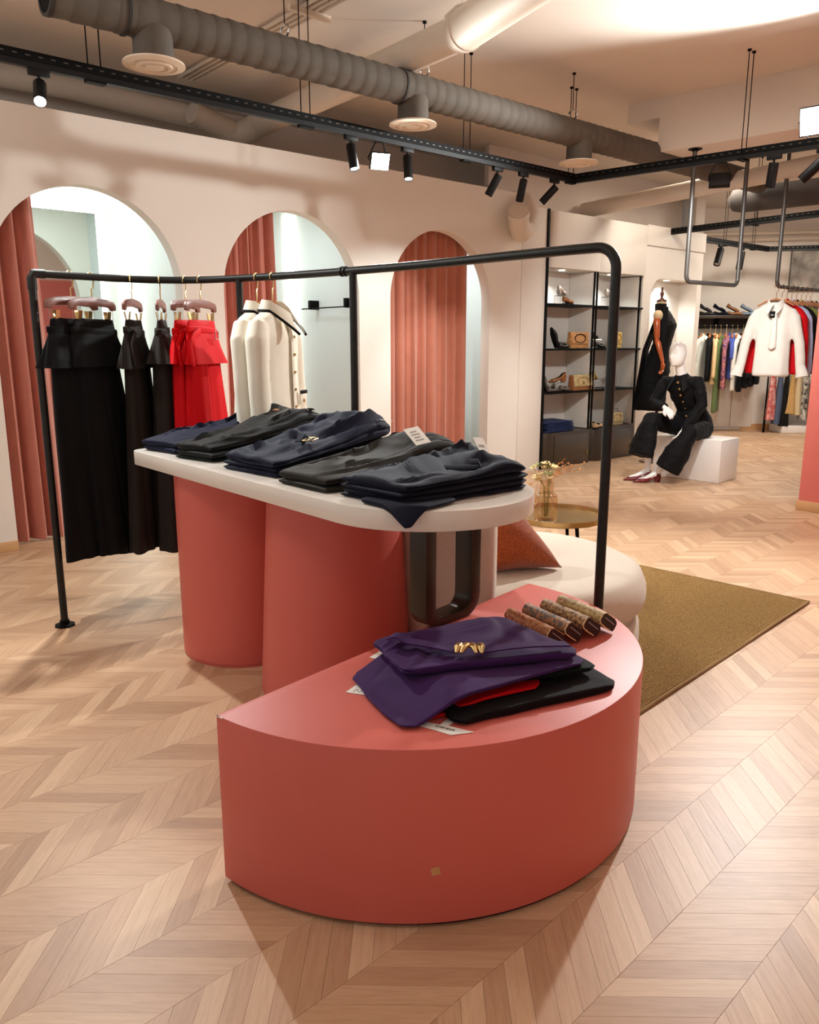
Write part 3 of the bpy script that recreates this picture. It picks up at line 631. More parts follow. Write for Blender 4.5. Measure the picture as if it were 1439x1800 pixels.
for ip, r in ((lf, 0.05), (end, 0.036)):
    mb = MB()
    mb.lathe([(r, 0), (r, 0.008), (0.024, 0.013), (0.024, 0.03), (rr, 0.03)], ip, 8 if r > 0.04 else 20); part('floor_flange', mb, M['black'], t, True)
ip = RC[7 * 8 - 1]
mb = MB(); dd = (RC[57] - RC[54]).normalized()
for k in (-0.022, 0.0): mb.sweep([ip + UZ * RZ + dd * k, ip + UZ * RZ + dd * (k + 0.010)], [0.0225, 0.0225], 16)
part('pipe_coupling', mb, M['rackm'], t, True)

# ---------------------------------------------------------------- hangers and hanging clothes
def hook_pts(offset=0.02, zt=0.0, drop=0.10):   # S-shaped hook, rail axis at local origin, rail along local Y
    r = 0.021; pts = [(-r * 1.0, 0, -0.012)] + [(r * cos(pi - pi * i / 8), 0, r * sin(pi - pi * i / 8)) for i in range(9)]
    pts += [(r * 0.9, 0, -0.02), (r * 0.6, 0, -0.05), (0.012, 0, -0.052), (0.0, 0, -0.056), (0.0, 0, -drop)]
    return pts
def clip_hanger(label, loc, ang, w=0.16, emblem=False):
    t = thing('clip_hanger', label, 'hanger', loc, ang)
    mb = MB(); mb.tube(hook_pts(), 0.0032, 8); part('hook', mb, M['gold'], t)
    z = -0.10; th = 0.016
    prof = [(-w, z - 0.055), (-w, z - 0.03), (-w * 0.92, z - 0.012), (-w * 0.6, z - 0.002), (0, z + 0.006), (w * 0.6, z - 0.002), (w * 0.92, z - 0.012), (w, z - 0.03), (w, z - 0.055), (w * 0.8, z - 0.058), (w * 0.72, z - 0.042), (0, z - 0.036), (-w * 0.72, z - 0.042), (-w * 0.8, z - 0.058)]
    mb = MB(); mb.extrude([Vector((x, -th / 2, y)) for x, y in prof], (0, th, 0)); part('wooden_bar', mb, M['walnut'], t, bevel=0.004)
    mb = MB(); mb.tube([(-w * 0.86, 0, z - 0.055), (-w * 0.86, 0, z - 0.105), (w * 0.86, 0, z - 0.105), (w * 0.86, 0, z - 0.055)], 0.0016, 6); part('clip_wire', mb, M['silver'], t)
    for sx in (-0.62, 0.62):
        mb = MB()
        for sy in (-1, 1):
            mb.hull8([(sx * w - .012, sy * 0.004 - .002, z - 0.117), (sx * w + .012, sy * 0.004 - .002, z - 0.117), (sx * w + .012, sy * 0.004 + .002, z - 0.117), (sx * w - .012, sy * 0.004 + .002, z - 0.117)],
                     [(sx * w - .012, sy * 0.014 - .002, z - 0.062), (sx * w + .012, sy * 0.014 - .002, z - 0.062), (sx * w + .012, sy * 0.014 + .002, z - 0.062), (sx * w - .012, sy * 0.014 + .002, z - 0.062)])
        part('clip', mb, M['gold'], t)
    if emblem:
        mb = MB()
        for dx, fl in ((-0.008, 1), (0.008, -1)): mb.tube([(dx - .005 * fl, -0.0095, z - .009), (dx + .004 * fl, -0.0095, z - .010), (dx + .005 * fl, -0.0095, z - .016), (dx, -0.0095, z - 0.024), (dx + .005 * fl, -0.0095, z - 0.026)], 0.0013, 6)
        part('gold_emblem', mb, M['gold'], t)
    return t
def hung_trousers(label, loc, ang, m, seed, w0=0.145, wp=0.20, wl=0.088, flare=0.150, length=1.215, dep=0.72, zipper=False, tie=0, buckle=False, belt_m=None, skew=0.0):
    random.seed(seed); ph = [random.random() * 6 for _ in range(8)]
    t = thing('peplum_trousers', label, 'trousers', loc, ang); NS = 56
    zt = -0.200
    def ring(cx, hw, hd, z, amp, k, p, sq=0.8, sk=0.0):
        r = []
        for i in range(NS):
            a = 2 * pi * i / NS; c_, s_ = cos(a), sin(a); f = 1 + amp * sin(k * a + p) + amp * 0.6 * sin((k * 2 + 1) * a + p * 2.1)
            r.append(Vector((cx + math.copysign(abs(c_) ** sq, c_) * hw * f + sk, math.copysign(abs(s_) ** sq, s_) * hd * f * dep, z)))
        return r
    # legs, one closed loft each
    for sx in (-1, 1):
        rings = []; zs = [0, .02, .08, .2, .35, .5, .65, .8, .92, 1.0]
        for q in zs:
            z = zt - 0.16 - (length - 0.19) * q; hw = wl * 0.82 + (flare - wl) * (q ** 0.9); hd = 0.055 + 0.05 * q
            cx = sx * (0.062 + 0.035 * q); am = 0.03 + 0.17 * q
            rings.append(ring(cx, hw * (1 if q > 0 else 0.7), hd * (1 if q > 0 else 0.7), z - (0.012 * sx if q == 1 else 0), am, 3, ph[0] + sx, 0.85, skew * q + 0.01 * sin(4 * q + ph[1])))
        mb = MB(); mb.loft(rings); part('trouser_leg', mb, m, t, ang=80)
    # peplum, open flared skirt with thickness given by its closed loft
    rings = []
    pl = 0.185 + random.uniform(-0.018, 0.014)
    for q in (0, .1, .3, .55, .8, 1.0):
        rings.append(ring(0, w0 + (wp - w0) * q, (0.028 + 0.072 * q), zt - 0.045 - pl * q, 0.01 + 0.09 * q, 4, ph[2], 0.9))
    inner = [[Vector((p.x * 0.95, p.y * 0.9, p.z)) for p in r] for r in rings[::-1]]
    mb = MB(); mb.loft(rings + inner, False, False); part('peplum', mb, m, t, ang=80)
    # waistband pinched by the clips
    rings = []
    for q in (0, .25, .6, 1.0):
        r = ring(0, w0 * (1.0 - 0.06 * (1 - q)), 0.016 + 0.014 * q, zt - 0.052 * q, 0.0, 1, 0, 0.9)
        if q < 0.5:
            for p in r: p.z += 0.012 * (cos(p.x / w0 * 0.62 ** -1 * pi) * -0.5 - 0.3) * (1 - q)
        rings.append(r)
    mb = MB(); mb.loft(rings); part('waistband', mb, m, t, ang=80)
    tilt = random.uniform(-0.05, 0.05)
    rings = []
    for q in (0, .2, .8, 1.0):
        r = ring(0, w0 * 1.06 + 0.004 * (0 < q < 1), 0.036 + 0.003 * (0 < q < 1), zt - 0.040 - 0.034 * q, 0.015, 3, ph[3], 0.9)
        for p in r: p.z += p.x * tilt - 0.008 * sin(p.x * 9 + ph[4])
        rings.append(r)
    mb = MB(); mb.loft(rings); part('belt', mb, belt_m or m, t, ang=80)
    if zipper:
        mb = MB(); mb.sweep([(-0.015, -0.046, zt - 0.080), (-0.018, -0.066, zt - 0.13), (-0.022, -0.088, zt - 0.20)], [(0.0045, 0.003)] * 3, 8); part('zip', mb, M['silver'], t, label='silver zip')
    if tie:
        mb = MB(); mb.sweep([(tie * 0.08, -0.035, zt - 0.055), (tie * w0 * 1.05, -0.045, zt - 0.075), (tie * w0 * 1.35, -0.04, zt - 0.12), (tie * w0 * 1.3, -0.05, zt - 0.23)], [(0.017, 0.004), (0.02, 0.005), (0.019, 0.004), (0.014, 0.003)], 10, ref=(0, 1, 0)); part('belt_end', mb, m, t)
    if buckle:
        mb = MB(); mb.tube([(0.06 + x, -0.052, zt - 0.075 + z) for x, z in ((-.016, -.02), (.016, -.02), (.016, .02), (-.016, .02))], 0.003, 8, closed=True); part('buckle', mb, M['silver'], t)
    return t
HANG = [  # (rail x, hanger angle, trousers label, hanger label, ...)
    (-1.625, 66, 'black peplum wide-leg trousers with a silver zip, leftmost on the curved rack', 'rose brown clip hanger holding the leftmost black trousers', 'cblack', dict(zipper=True, wp=0.215, skew=0.07)),
    (-1.555, 70, 'second black peplum trousers, half hidden behind the pair with the zip', 'rose brown clip hanger just right of the leftmost one', 'cblack', dict(wp=0.205, skew=0.06)),
    (-1.405, 93, 'dark brown peplum trousers beside the black pairs, seen at a slant', 'rose brown clip hanger seen almost end-on above the first brown trousers', 'cbrown', dict(tie=-1, wp=0.20, skew=0.04)),
    (-1.28, 100, 'dark brown peplum trousers seen edge-on, next to the red ones', 'rose brown clip hanger seen exactly edge-on above the second brown trousers', 'cbrown', dict(wp=0.21, dep=0.85)),
    (-1.155, 80, 'bright red peplum trousers, left one of the red pair', 'rose brown clip hanger with gold emblem above the left red trousers', 'cred', dict(tie=-1)),
    (-1.075, 76, 'bright red peplum trousers with silver buckle, right one of the red pair', 'rose brown clip hanger above the right red trousers', 'cred', dict(tie=-1, buckle=True)),
]
for k, (x, ang, lb, hl, mt, kw) in enumerate(HANG):
    p = rack_at(x) + UZ * RZ
    clip_hanger(hl, p, radians(ang), emblem=(k == 4))
    hung_trousers(lb, p, radians(ang), M[mt], 20 + k, **kw)

# blouses, jackets: torso and sleeves fused into one cloth surface
def top_mesh(name, sh=0.20, waist=0.19, hem=0.22, dep=0.075, length=0.66, sl=0.58, sr=0.055, seed=1, cuff=0.0, voxel=0.012, arm_out=0.05, arm_fwd=0.0, neck=0.06):
    random.seed(seed); ph = random.random() * 9; mb = MB(); rings = []
    for q, hw, hd in ((0, neck, 0.03), (0.02, neck * 1.5, 0.045), (0.06, sh * 0.82, 0.055), (0.10, sh, 0.065), (0.2, sh * 0.98, dep), (0.45, waist, dep), (0.75, (waist + hem) / 2, dep * 1.05), (0.97, hem, dep * 1.1), (1.0, hem * 0.99, dep * 1.05)):
        r = []
        for i in range(40):
            a = 2 * pi * i / 40; c_, s_ = cos(a), sin(a); f = 1 + 0.07 * q * sin(5 * a + ph)
            r.append(Vector((math.copysign(abs(c_) ** 0.8, c_) * hw * f, math.copysign(abs(s_) ** 0.8, s_) * hd * f, -length * q)))
        rings.append(r)
    mb.loft(rings)
    for sx in (-1, 1):
        a = Vector((sx * (sh - 0.035), 0, -length * 0.10 - 0.01)); P = [a, a + Vector((sx * 0.045, arm_fwd * .2, -0.07)), a + Vector((sx * (0.055 + arm_out * .6), arm_fwd * .5, -sl * 0.5)), a + Vector((sx * (0.055 + arm_out), arm_fwd, -sl * 0.92)), a + Vector((sx * (0.055 + arm_out), arm_fwd, -sl))]
        mb.sweep(P, [(sr * 0.9, sr * 0.8), (sr, sr * 0.9), (sr * 0.95, sr * 0.8), (sr * (0.9 + cuff), sr * (0.75 + cuff)), (sr * 0.8, sr * 0.6)], 16, ref=(0, 1, 0))
    return fuse(mb, name, voxel, 3, wrinkle=lambda c: 0.006 * noise.noise(Vector((c.x * 11, c.y * 11, c.z * 2.5 + seed))))
def collar(t, m, neck=0.062, drop=0.10, trim=None, z0=0.012):
    for sx in (-1, 1):
        def fn(u, v):
            a = pi / 2 - sx * u * pi * 0.97; r = neck * (1.0 + 0.35 * v)
            tip = max(0, u - 0.62) / 0.38
            return Vector((r * cos(a) * 1.05 + sx * tip * v * 0.03, r * 0.72 * sin(a) - tip * 0.04 * v - tip * 0.045, z0 + 0.028 * (1 - v) - 0.025 * v - tip * (0.055 + v * drop * 0.5) - u * 0.012))
        mb = MB(); mb.sheet(fn, 18, 6, 0.004); part('collar', mb, m, t, ang=70)
        if trim is not None:
            mb = MB(); mb.tube([fn(i / 18, 1.0) + Vector((0, -0.003, 0.002)) for i in range(19)], 0.0065, 8); part('collar_trim', mb, trim, t, label='black collar trim')
jm = top_mesh('jacket_body', sh=0.205, waist=0.19, hem=0.215, dep=0.085, length=0.66, sl=0.60, sr=0.062, seed=4, voxel=0.010, arm_out=0.0, arm_fwd=-0.03)
def jacket(label, hl, x, ang, flap):
    p = rack_at(x) + UZ * RZ; ang = radians(ang)
    h = thing('clothes_hanger', hl, 'hanger', p, ang)
    mb = MB(); mb.tube(hook_pts(drop=0.115), 0.0035, 8); part('hook', mb, M['gold'], h)
    mb = MB(); mb.sweep([(-0.12, 0, -0.222), (-0.07, 0, -0.19), (0, 0, -0.125), (0.07, 0, -0.19), (0.12, 0, -0.222)], [(0.010, 0.018), (0.012, 0.022), (0.013, 0.024), (0.012, 0.022), (0.010, 0.018)], 12, ref=(0, 1, 0)); part('wooden_bar', mb, M['wood'], h)
    t = thing('cropped_jacket', label, 'jacket', p + UZ * -0.155, ang)
    o = part('jacket_body', jm, M['cwhite'], t); collar(t, M['cwhite'], 0.068, 0.10, M['black'], z0=0.02)
    mb = MB(); mb.sweep([(0.008, -0.075, -0.06), (0.008, -0.098, -0.15), (0.008, -0.1, -0.5), (0.008, -0.102, -0.64)], [(0.018, 0.003)] * 4, 8, ref=(0, 1, 0)); part('button_band', mb, M['cwhite'], t)
    for i in range(5):
        mb = MB(); mb.lathe([(0.0, 0.006), (0.006, 0.005), (0.008, 0.0), (0.006, -0.002)], (0.008, -0.104, -0.13 - i * 0.085), 12, rot=Vector((0, -1, 0)).to_track_quat('Z', 'Y').to_matrix()); part('gold_button', mb, M['gold'], t)
    if flap:
        mb = MB(); mb.box((0.10, -0.105, -0.435), (0.085, 0.008, 0.055)); part('pocket_flap', mb, M['cwhite'], t, bevel=0.003)
        mb = MB(); mb.box((0.10, -0.110, -0.402), (0.087, 0.006, 0.018)); part('flap_trim', mb, M['black'], t, bevel=0.002, label='black flap trim')
        mb = MB(); mb.lathe([(0.0, 0.006), (0.008, 0.004), (0.010, 0.0)], (0.10, -0.110, -0.445), 12, rot=Vector((0, -1, 0)).to_track_quat('Z', 'Y').to_matrix()); part('gold_button', mb, M['gold'], t)
    return t
jacket('cream cropped jacket with black collar trim, rear one of the two', 'light wooden hanger holding the rear cream jacket', -0.755, 78, False)
jacket('cream cropped jacket with gold buttons and a black-edged pocket flap, front one', 'light wooden hanger holding the front cream jacket', -0.668, 76, True)

# ---------------------------------------------------------------- folded trousers
def slab(P, zb, th, seed, wr=0.006, nu=64, ns=96, layers=2, freq=7.0, droop=None, sag=0.0, creases=0, heap=0.0, edge=0.012):
    """P: four plan corners near-left, near-right, far-right, far-left; zb/th: (near, far). Returns MB and a top-surface function."""
    NL, NR, FR, FL = [Vector((p[0], p[1], 0)) for p in P]; rnd = random.Random(seed); o = Vector((rnd.random() * 50, rnd.random() * 50, rnd.random() * 50))
    CR = [(rnd.uniform(0.05, 0.95), rnd.uniform(-0.8, 0.8), rnd.gauss(0.35, 0.35), rnd.uniform(0.022, 0.070), rnd.choice((1, 1, -0.8)) * rnd.uniform(0.7, 1.7), rnd.uniform(0.18, 0.55)) for _ in range(creases)]
    def wri(u, x):
        z = noise.noise(Vector((u * freq / 3, x * freq * 0.45, 0)) + o) + 0.4 * noise.noise(Vector((u * freq * 0.9 + x * 2, x * freq * 1.0 - u * 2, 3)) + o)
        for cu, cx, ca, cw, cm, cl in CR:
            du, dx = u - cu, (x - cx) * 0.5; a_ = du * cos(ca) + dx * sin(ca); b_ = -du * sin(ca) + dx * cos(ca) + 0.25 * a_ * a_
            z += cm * exp(-(b_ / cw) ** 2 * 2.2) * exp(-(a_ / cl) ** 2)
        return z
    def thick(u): return th[0] + (th[1] - th[0]) * (u ** 1.25) + heap * exp(-((u - 0.80) / 0.16) ** 2) - heap * 0.8 * max(0, (u - .85) / .15) ** 2
    def shape(u, x): return max(0.3, 1 - 0.10 * abs(x) ** 3)
    def plan(c, hv, u, x):
        w = 1 - 0.10 * (max(0, 0.10 - u) / 0.10) ** 2 - 0.08 * (max(0, u - 0.93) / 0.07) ** 2
        p = c + hv * (x * w); return p + Vector((noise.noise(Vector((p.x * 9, p.y * 9, 1)) + o), noise.noise(Vector((p.x * 9, p.y * 9, 7)) + o), 0)) * edge
    def top(u, v):
        u = min(1.0, max(0.0, u)); L_, R_ = NL.lerp(FL, u), NR.lerp(FR, u); x = v * 2 - 1; p = plan((L_ + R_) / 2, (R_ - L_) / 2, u, x)
        z = zb[0] + (zb[1] - zb[0]) * u + thick(u) * shape(u, x) + wr * wri(u, x) * (1 - 0.65 * min(1, abs(x)) ** 4) * min(1, 0.35 + u * 5, 0.35 + (1 - u) * 5) + sag * sin(pi * u)
        if droop: z = droop(p, z)
        return Vector((p.x, p.y, z))
    mb = MB(); rings = []
    us = [-0.012, -0.008, 0.0] + [i / nu for i in range(1, nu)] + [1.0, 1.008, 1.012]; fs = [0.35, 0.8, 1.0] + [1.0] * (nu - 1) + [1.0, 0.8, 0.35]
    for u, f in zip(us, fs):
        uc = min(1, max(0, u)); L_ = NL + (FL - NL) * u; R_ = NR + (FR - NR) * u; c = (L_ + R_) / 2; hv = (R_ - L_) / 2
        b = zb[0] + (zb[1] - zb[0]) * uc; h = thick(uc); ring = []
        for k in range(ns):
            a = 2 * pi * k / ns; cx, sz = cos(a), sin(a)
            x = math.copysign(abs(cx) ** 0.34, cx); zz = math.copysign(abs(sz) ** 0.62, sz)
            groove = 0.0
            if layers > 1:
                for l in range(1, layers): groove += exp(-((zz - (-1 + 2 * l / layers)) / 0.13) ** 2)
            x *= 1 - 0.045 * groove * (abs(x) > 0.55) + 0.015 * noise.noise(Vector((u * 6, zz * 1.5, x)) + o)
            w = wri(uc, x) * (1 - 0.65 * x ** 4) * min(1, 0.35 + uc * 5, 0.35 + (1 - uc) * 5) if zz > 0 else 0
            p = plan(c, hv, uc, x); z = b + h * 0.5 + zz * f * h * 0.5 * (1 - 0.10 * max(0, zz) * abs(x) ** 3) + max(0, zz) * (wr * w + sag * sin(pi * uc)) * f
            z = max(z, b + 0.0005)
            if droop: z = droop(p, z)
            ring.append(Vector((p.x, p.y, z)))
        rings.append(ring)
    mb.loft(rings); return mb, top
def strip(top, u0, u1, v0, v1, lift, th, nu=10, nv=14):
    mb = MB(); mb.sheet(lambda a, b: top(u0 + (u1 - u0) * a, v0 + (v1 - v0) * b) + UZ * lift, nu, nv, th); return mb
def basis(top, u, v):
    p = top(u, v); a = (top(min(u + .03, 1), v) - top(u - .03, v)).normalized(); b = (top(u, v + .05) - top(u, v - .05)).normalized(); n = a.cross(b); n = n if n.z > 0 else -n; n.normalize(); b = n.cross(a)
    return p, Matrix((a, b, n)).transposed()
def flat_tag(t, top, u, v, rz, w, h, lift=0.004, lines=3, name='price_tag', text=None):
    p, B = basis(top, u, v); R = B @ Matrix.Rotation(rz, 3, 'Z'); p = p + B.col[2] * lift
    mb = MB(); mb.box(p, (w, h, 0.0012), rot=R); o = part(name, mb, M['tag'], t, True)
    if lines:
        mb = MB()
        for i in range(lines): mb.box(p + R @ Vector((-w * 0.05, h * (-0.25 + 0.5 * i / max(1, lines - 1)), 0.001)), (w * (0.55 - 0.12 * (i % 2)), h * 0.07, 0.0006), rot=R)
        e = part('printed_lines', mb, M['lightink'], o); me = e.data; me.transform(Matrix.Translation(-origin(t)))
    return o
def buckle_on(t, top, u, v, rz, m, w=0.034, h=0.036, lift=0.009):
    p, B = basis(top, u, v); R = B @ Matrix.Rotation(rz, 3, 'Z'); p = p + B.col[2] * lift
    mb = MB(); mb.tube([p + R @ Vector((x, y, 0)) for x, y in ((-w / 2, -h / 2), (w / 2, -h / 2), (w / 2, h / 2), (-w / 2, h / 2))], 0.0026, 8, closed=True); mb.cyl(p + R @ Vector((0, -h / 2, 0.002)), p + R @ Vector((0.002, h * 0.5, 0.003)), 0.002, seg=8); part('buckle', mb, m, t, True, ang=60)
def tab_on(t, top, u, v, rz, m, l=0.11, w=0.034, curl=True):
    p, B = basis(top, u, v); R = B @ Matrix.Rotation(rz, 3, 'Z'); N_ = B.col[2]
    pts = [p + R @ Vector((x, 0, 0)) + N_ * z for x, z in ((-l * .5, 0.004), (-l * .2, 0.006), (l * .2, 0.009), (l * .5, 0.012))]
    if curl: pts += [pts[-1] + R @ Vector((0.016, 0, 0)) + N_ * 0.010, pts[-1] + R @ Vector((0.008, 0, 0)) + N_ * 0.022, pts[-1] + R @ Vector((-0.02, 0, 0)) + N_ * 0.019]
    mb = MB(); mb.sweep(pts, [(w / 2, 0.003)] * len(pts), 12, ref=tuple(N_), sq=0.5); part('belt_tab', mb, m, t, True)
def TPQ(q): return [(TP(a, n, 0).x, TP(a, n, 0).y) for a, n in q]
def stack(quad, tn, tf, items, seed, droop=None):
    """items from bottom to top: (label, material, share of the thickness, layers, wrinkle, detail function)"""
    zn, zf = TT + 0.001, TT + 0.001; tot = sum(i[2] for i in items); res = []
    for k, (lb, m, sh, ly, wr, det) in enumerate(items):
        hn, hf = tn * sh / tot, tf * sh / tot; rnd = random.Random(seed + k)
        j = lambda: rnd.uniform(-0.010, 0.010)
        q = [(a + j(), n + j()) for a, n in quad]; P = TPQ(q); c = sum((Vector((*p, 0)) for p in P), Vector()) / 4
        t = thing('folded_trousers', lb, 'trousers', (c.x, c.y, zn))
        last = k == len(items) - 1
        mb, top = slab(P, (zn, zf), (hn - 0.0015, hf - 0.0015), seed + k * 7, wr, layers=ly, droop=droop if last else None, creases=22 if last else 0, heap=0.022 if last else 0.0)
        part('folded_cloth', mb, m, t, True, ang=75)
        part('waistband', strip(top, 0.88, 0.995, 0.06, 0.94, -0.001, 0.004 if k == len(items) - 1 else 0.0016), m, t, True, ang=60)
        if det: det(t, top, m)
        zn += hn; zf += hf
    return res
def d1_(t, top, m):
    tab_on(t, top, 0.70, 0.42, radians(-10), m, 0.10, curl=False); buckle_on(t, top, 0.80, 0.55, 0.3, M['silver'])
def d2_(t, top, m):
    flat_tag(t, top, 0.72, 0.66, radians(12), 0.16, 0.030, 0.010, 0)
    p, B = basis(top, 0.78, 0.35)
    mb = MB(); mb.box(p + B.col[2] * 0.006, (0.022, 0.028, 0.002), rot=B); part('leather_patch', mb, M['wood'], t, True); mb = MB(); mb.tube([p + B.col[2] * 0.0085 + B @ Vector((0.006 * cos(a), 0.009 * sin(a), 0)) for a in [2 * pi * i / 10 for i in range(8)]], 0.0014, 6); part('gold_emblem', mb, M['gold'], t, True)
    p, B = basis(top, 0.94, 0.80); mb = MB(); mb.lathe([(0.011, 0.004), (0.011, 0.008), (0.007, 0.009), (0, 0.008)], p, 16, rot=B); part('button', mb, M['black'], t, True)
    tab_on(t, top, 0.93, 0.86, radians(60), m, 0.08, 0.02, curl=False)
def d3_(t, top, m):
    p, B = basis(top, 0.84, 0.36); R = B @ Matrix.Rotation(radians(8), 3, 'Z')
    mb = MB(); mb.box(p + B.col[2] * 0.006, (0.026, 0.036, 0.002), rot=R); part('leather_patch', mb, mat('tan leather patch', (178, 130, 78), 0.5), t, True, bevel=0.0006)
    mb = MB(); mb.tube([p + B.col[2] * 0.0078 + R @ Vector((0.008 * cos(a) * (1 - .3 * i / 10), 0.011 * sin(a), 0)) for i, a in enumerate([0.6 + 1.6 * pi * i / 10 for i in range(10)])], 0.0012, 6); part('stamped_emblem', mb, M['walnut'], t, True)
    p, B = basis(top, 0.93, 0.74); mb = MB(); mb.lathe([(0.012, 0.004), (0.012, 0.008), (0.008, 0.009), (0, 0.008)], p, 16, rot=B); part('button', mb, M['navy'], t, True)
    tab_on(t, top, 0.30, 0.62, radians(-78), m, 0.12, 0.042); buckle_on(t, top, 0.33, 0.86, radians(-74), M['gold'], 0.040, 0.046, 0.016)
    flat_tag(t, top, 0.93, 1.02, radians(-60), 0.05, 0.018, 0.006, 0)
def d4_(t, top, m):
    flat_tag(t, top, 0.74, 0.78, radians(-28), 0.06, 0.11, 0.016, 4)
def d5_(t, top, m):
    flat_tag(t, top, 0.86, 0.55, radians(-14), 0.04, 0.17, 0.020, 3)
    tab_on(t, top, 0.55, 0.72, radians(-35), m, 0.10, 0.03)
stack([(1.595, -0.320), (1.31, -0.275), (1.425, 0.33), (1.60, 0.30)], 0.052, 0.125,
      [('navy trousers under another navy pair at the far left end of the white table', M['navy'], 1.0, 2, 0.003, None), ('navy trousers with a silver belt buckle, topmost of the leftmost pile on the white table', M['navy'], 1.0, 2, 0.011, d1_)], 100)
stack([(1.25, -0.315), (0.985, -0.265), (1.09, 0.34), (1.405, 0.33)], 0.068, 0.175,
      [('dark green trousers at the bottom of the charcoal pile on the white table', M['green'], 0.7, 1, 0.003, None), ('charcoal trousers in the middle of the second pile from the left', M['cliq'], 1.0, 2, 0.003, None), ('charcoal trousers with gold emblem patch and white tag, topmost of the second pile', M['cliq'], 1.3, 2, 0.013, d2_)], 130)
stack([(0.86, -0.300), (0.485, -0.27), (0.60, 0.35), (0.96, 0.345)], 0.068, 0.175,
      [('navy trousers at the bottom of the middle pile on the white table', M['navy'], 0.8, 1, 0.003, None), ('navy trousers in the middle of the third pile from the left', M['navy'], 0.8, 2, 0.003, None), ('navy trousers with tan leather patch and gold buckle, topmost of the middle pile', M['navy'], 1.5, 2, 0.014, d3_)], 160)
stack([(0.425, -0.315), (0.115, -0.295), (0.185, 0.335), (0.46, 0.345)], 0.050, 0.130,
      [('umber brown trousers, lower of the two in the fourth pile', M['olive'], 0.8, 1, 0.003, None), ('umber brown trousers with white price tag, upper of the two in the fourth pile', M['olive'], 1.2, 2, 0.011, d4_)], 190)
def droop5(p, z):
    d = p - TC; a, n = d.dot(TA), d.dot(TN); e = sqrt(min(a, 0) ** 2 + n * n) - (TR + 0.004)
    return z - (max(0, e) * 0.85 if n < 0 else 0)
stack([(0.085, -0.285), (-0.225, -0.262), (-0.235, 0.255), (0.12, 0.345)], 0.072, 0.088,
      [('dark navy trousers at the bottom of the pile at the rounded table end', M['dknavy'], 0.8, 1, 0.003, None), ('dark navy trousers, second from the bottom at the rounded table end', M['dknavy'], 0.8, 1, 0.003, None),
       ('dark navy trousers, second from the top at the rounded table end', M['dknavy'], 0.8, 1, 0.003, None), ('dark navy trousers with long white tag, topmost at the rounded table end', M['dknavy'], 1.4, 2, 0.015, d5_)], 220)
# corner of a leg hanging over the table edge
t = thing('folded_trousers', 'dark navy trouser leg whose pointed corner hangs over the front table edge', 'trousers', TP(-0.17, -0.33, TT))
mb, top = slab(TPQ([(-0.06, -0.315), (-0.292, -0.318), (-0.265, -0.10), (0.0, -0.15)]), (TT + 0.003, TT + 0.003), (0.016, 0.018), 271, 0.002, layers=1, droop=lambda p, z: droop5(p, z))
part('folded_cloth', mb, M['dknavy'], t, True, ang=75)

# ---------------------------------------------------------------- purple pile, tags and wallets on the plinth
def XY(*p): return [tuple(q) for q in p]
PZ = PT + 0.0008
t = thing('folded_trousers', 'black maroon trousers at the bottom of the pile on the pink plinth', 'trousers', (0.3, 1.95, PZ))
mb, top = slab(XY((0.112, 1.773), (0.572, 2.000), (0.44, 2.27), (0.00, 2.08)), (PZ, PZ), (0.024, 0.024), 301, 0.004, layers=2, creases=8); part('folded_cloth', mb, M['maroon'], t, True, ang=75)
t = thing('folded_trousers', 'bright red trousers peeking out of the pile on the pink plinth', 'trousers', (0.2, 1.98, PZ + 0.027))
z1 = PZ + 0.0275
mb, top = slab(XY((0.030, 1.800), (0.34, 1.945), (0.365, 2.275), (0.0, 2.10)), (z1, z1), (0.008, 0.008), 311, 0.001, layers=1, droop=lambda p, z: z - 0.022 * max(0, min(1, (1.90 - p.y) / 0.06)) * max(0, min(1, (0.16 - p.x) / 0.06))); part('folded_cloth', mb, M['cred'], t, True, ang=75)
t = thing('folded_trousers', 'black green trousers between the red and the purple on the pink plinth', 'trousers', (0.25, 2.05, z1 + 0.009))
mb, top = slab(XY((0.06, 1.885), (0.525, 2.035), (0.42, 2.26), (-0.03, 2.10)), (z1 + 0.009, z1 + 0.009), (0.018, 0.018), 321, 0.002, layers=3, creases=6); part('folded_cloth', mb, M['dkgreen'], t, True, ang=75)
z2 = z1 + 0.031
t = thing('folded_trousers', 'purple trousers with a gold knot buckle on top of the plinth pile', 'trousers', (0.15, 2.05, z2))
def dr(p, z):
    e = (p - Vector((0.05, 1.98, 0))).dot(Vector((-0.83, -0.56, 0)))
    f = max(0, min(1, (e - 0.0) / 0.15)); return z - f * f * (3 - 2 * f) * (z2 - PZ - 0.004)
mb, top = slab(XY((-0.015, 1.748), (0.495, 2.030), (0.365, 2.285), (-0.172, 2.055)), (z2, z2), (0.011, 0.014), 331, 0.005, layers=1, droop=dr, creases=9); part('lower_fold', mb, M['purple'], t, True, ang=75)
mb, top = slab(XY((-0.012, 1.915), (0.475, 2.045), (0.285, 2.330), (-0.110, 2.112)), (z2 + 0.0145, z2 + 0.0145), (0.022, 0.027), 345, 0.008, layers=2, freq=5.0, creases=14, heap=0.004); part('upper_fold', mb, M['purple'], t, True, ang=75)
def on(x, y, dz=0.0): return Vector((x, y, z2 + 0.047 + dz))
mb = MB(); mb.sheet(lambda u, v: on(-0.055 + 0.185 * u + 0.012 * (v - .5), 2.072 - 0.075 * u + 0.036 * (v - .5), 0.004 + 0.016 * exp(-((u - .10) / .12) ** 2) + 0.005 * sin(pi * u)), 24, 6, 0.004); part('belt', mb, M['purple'], t, True, ang=70)
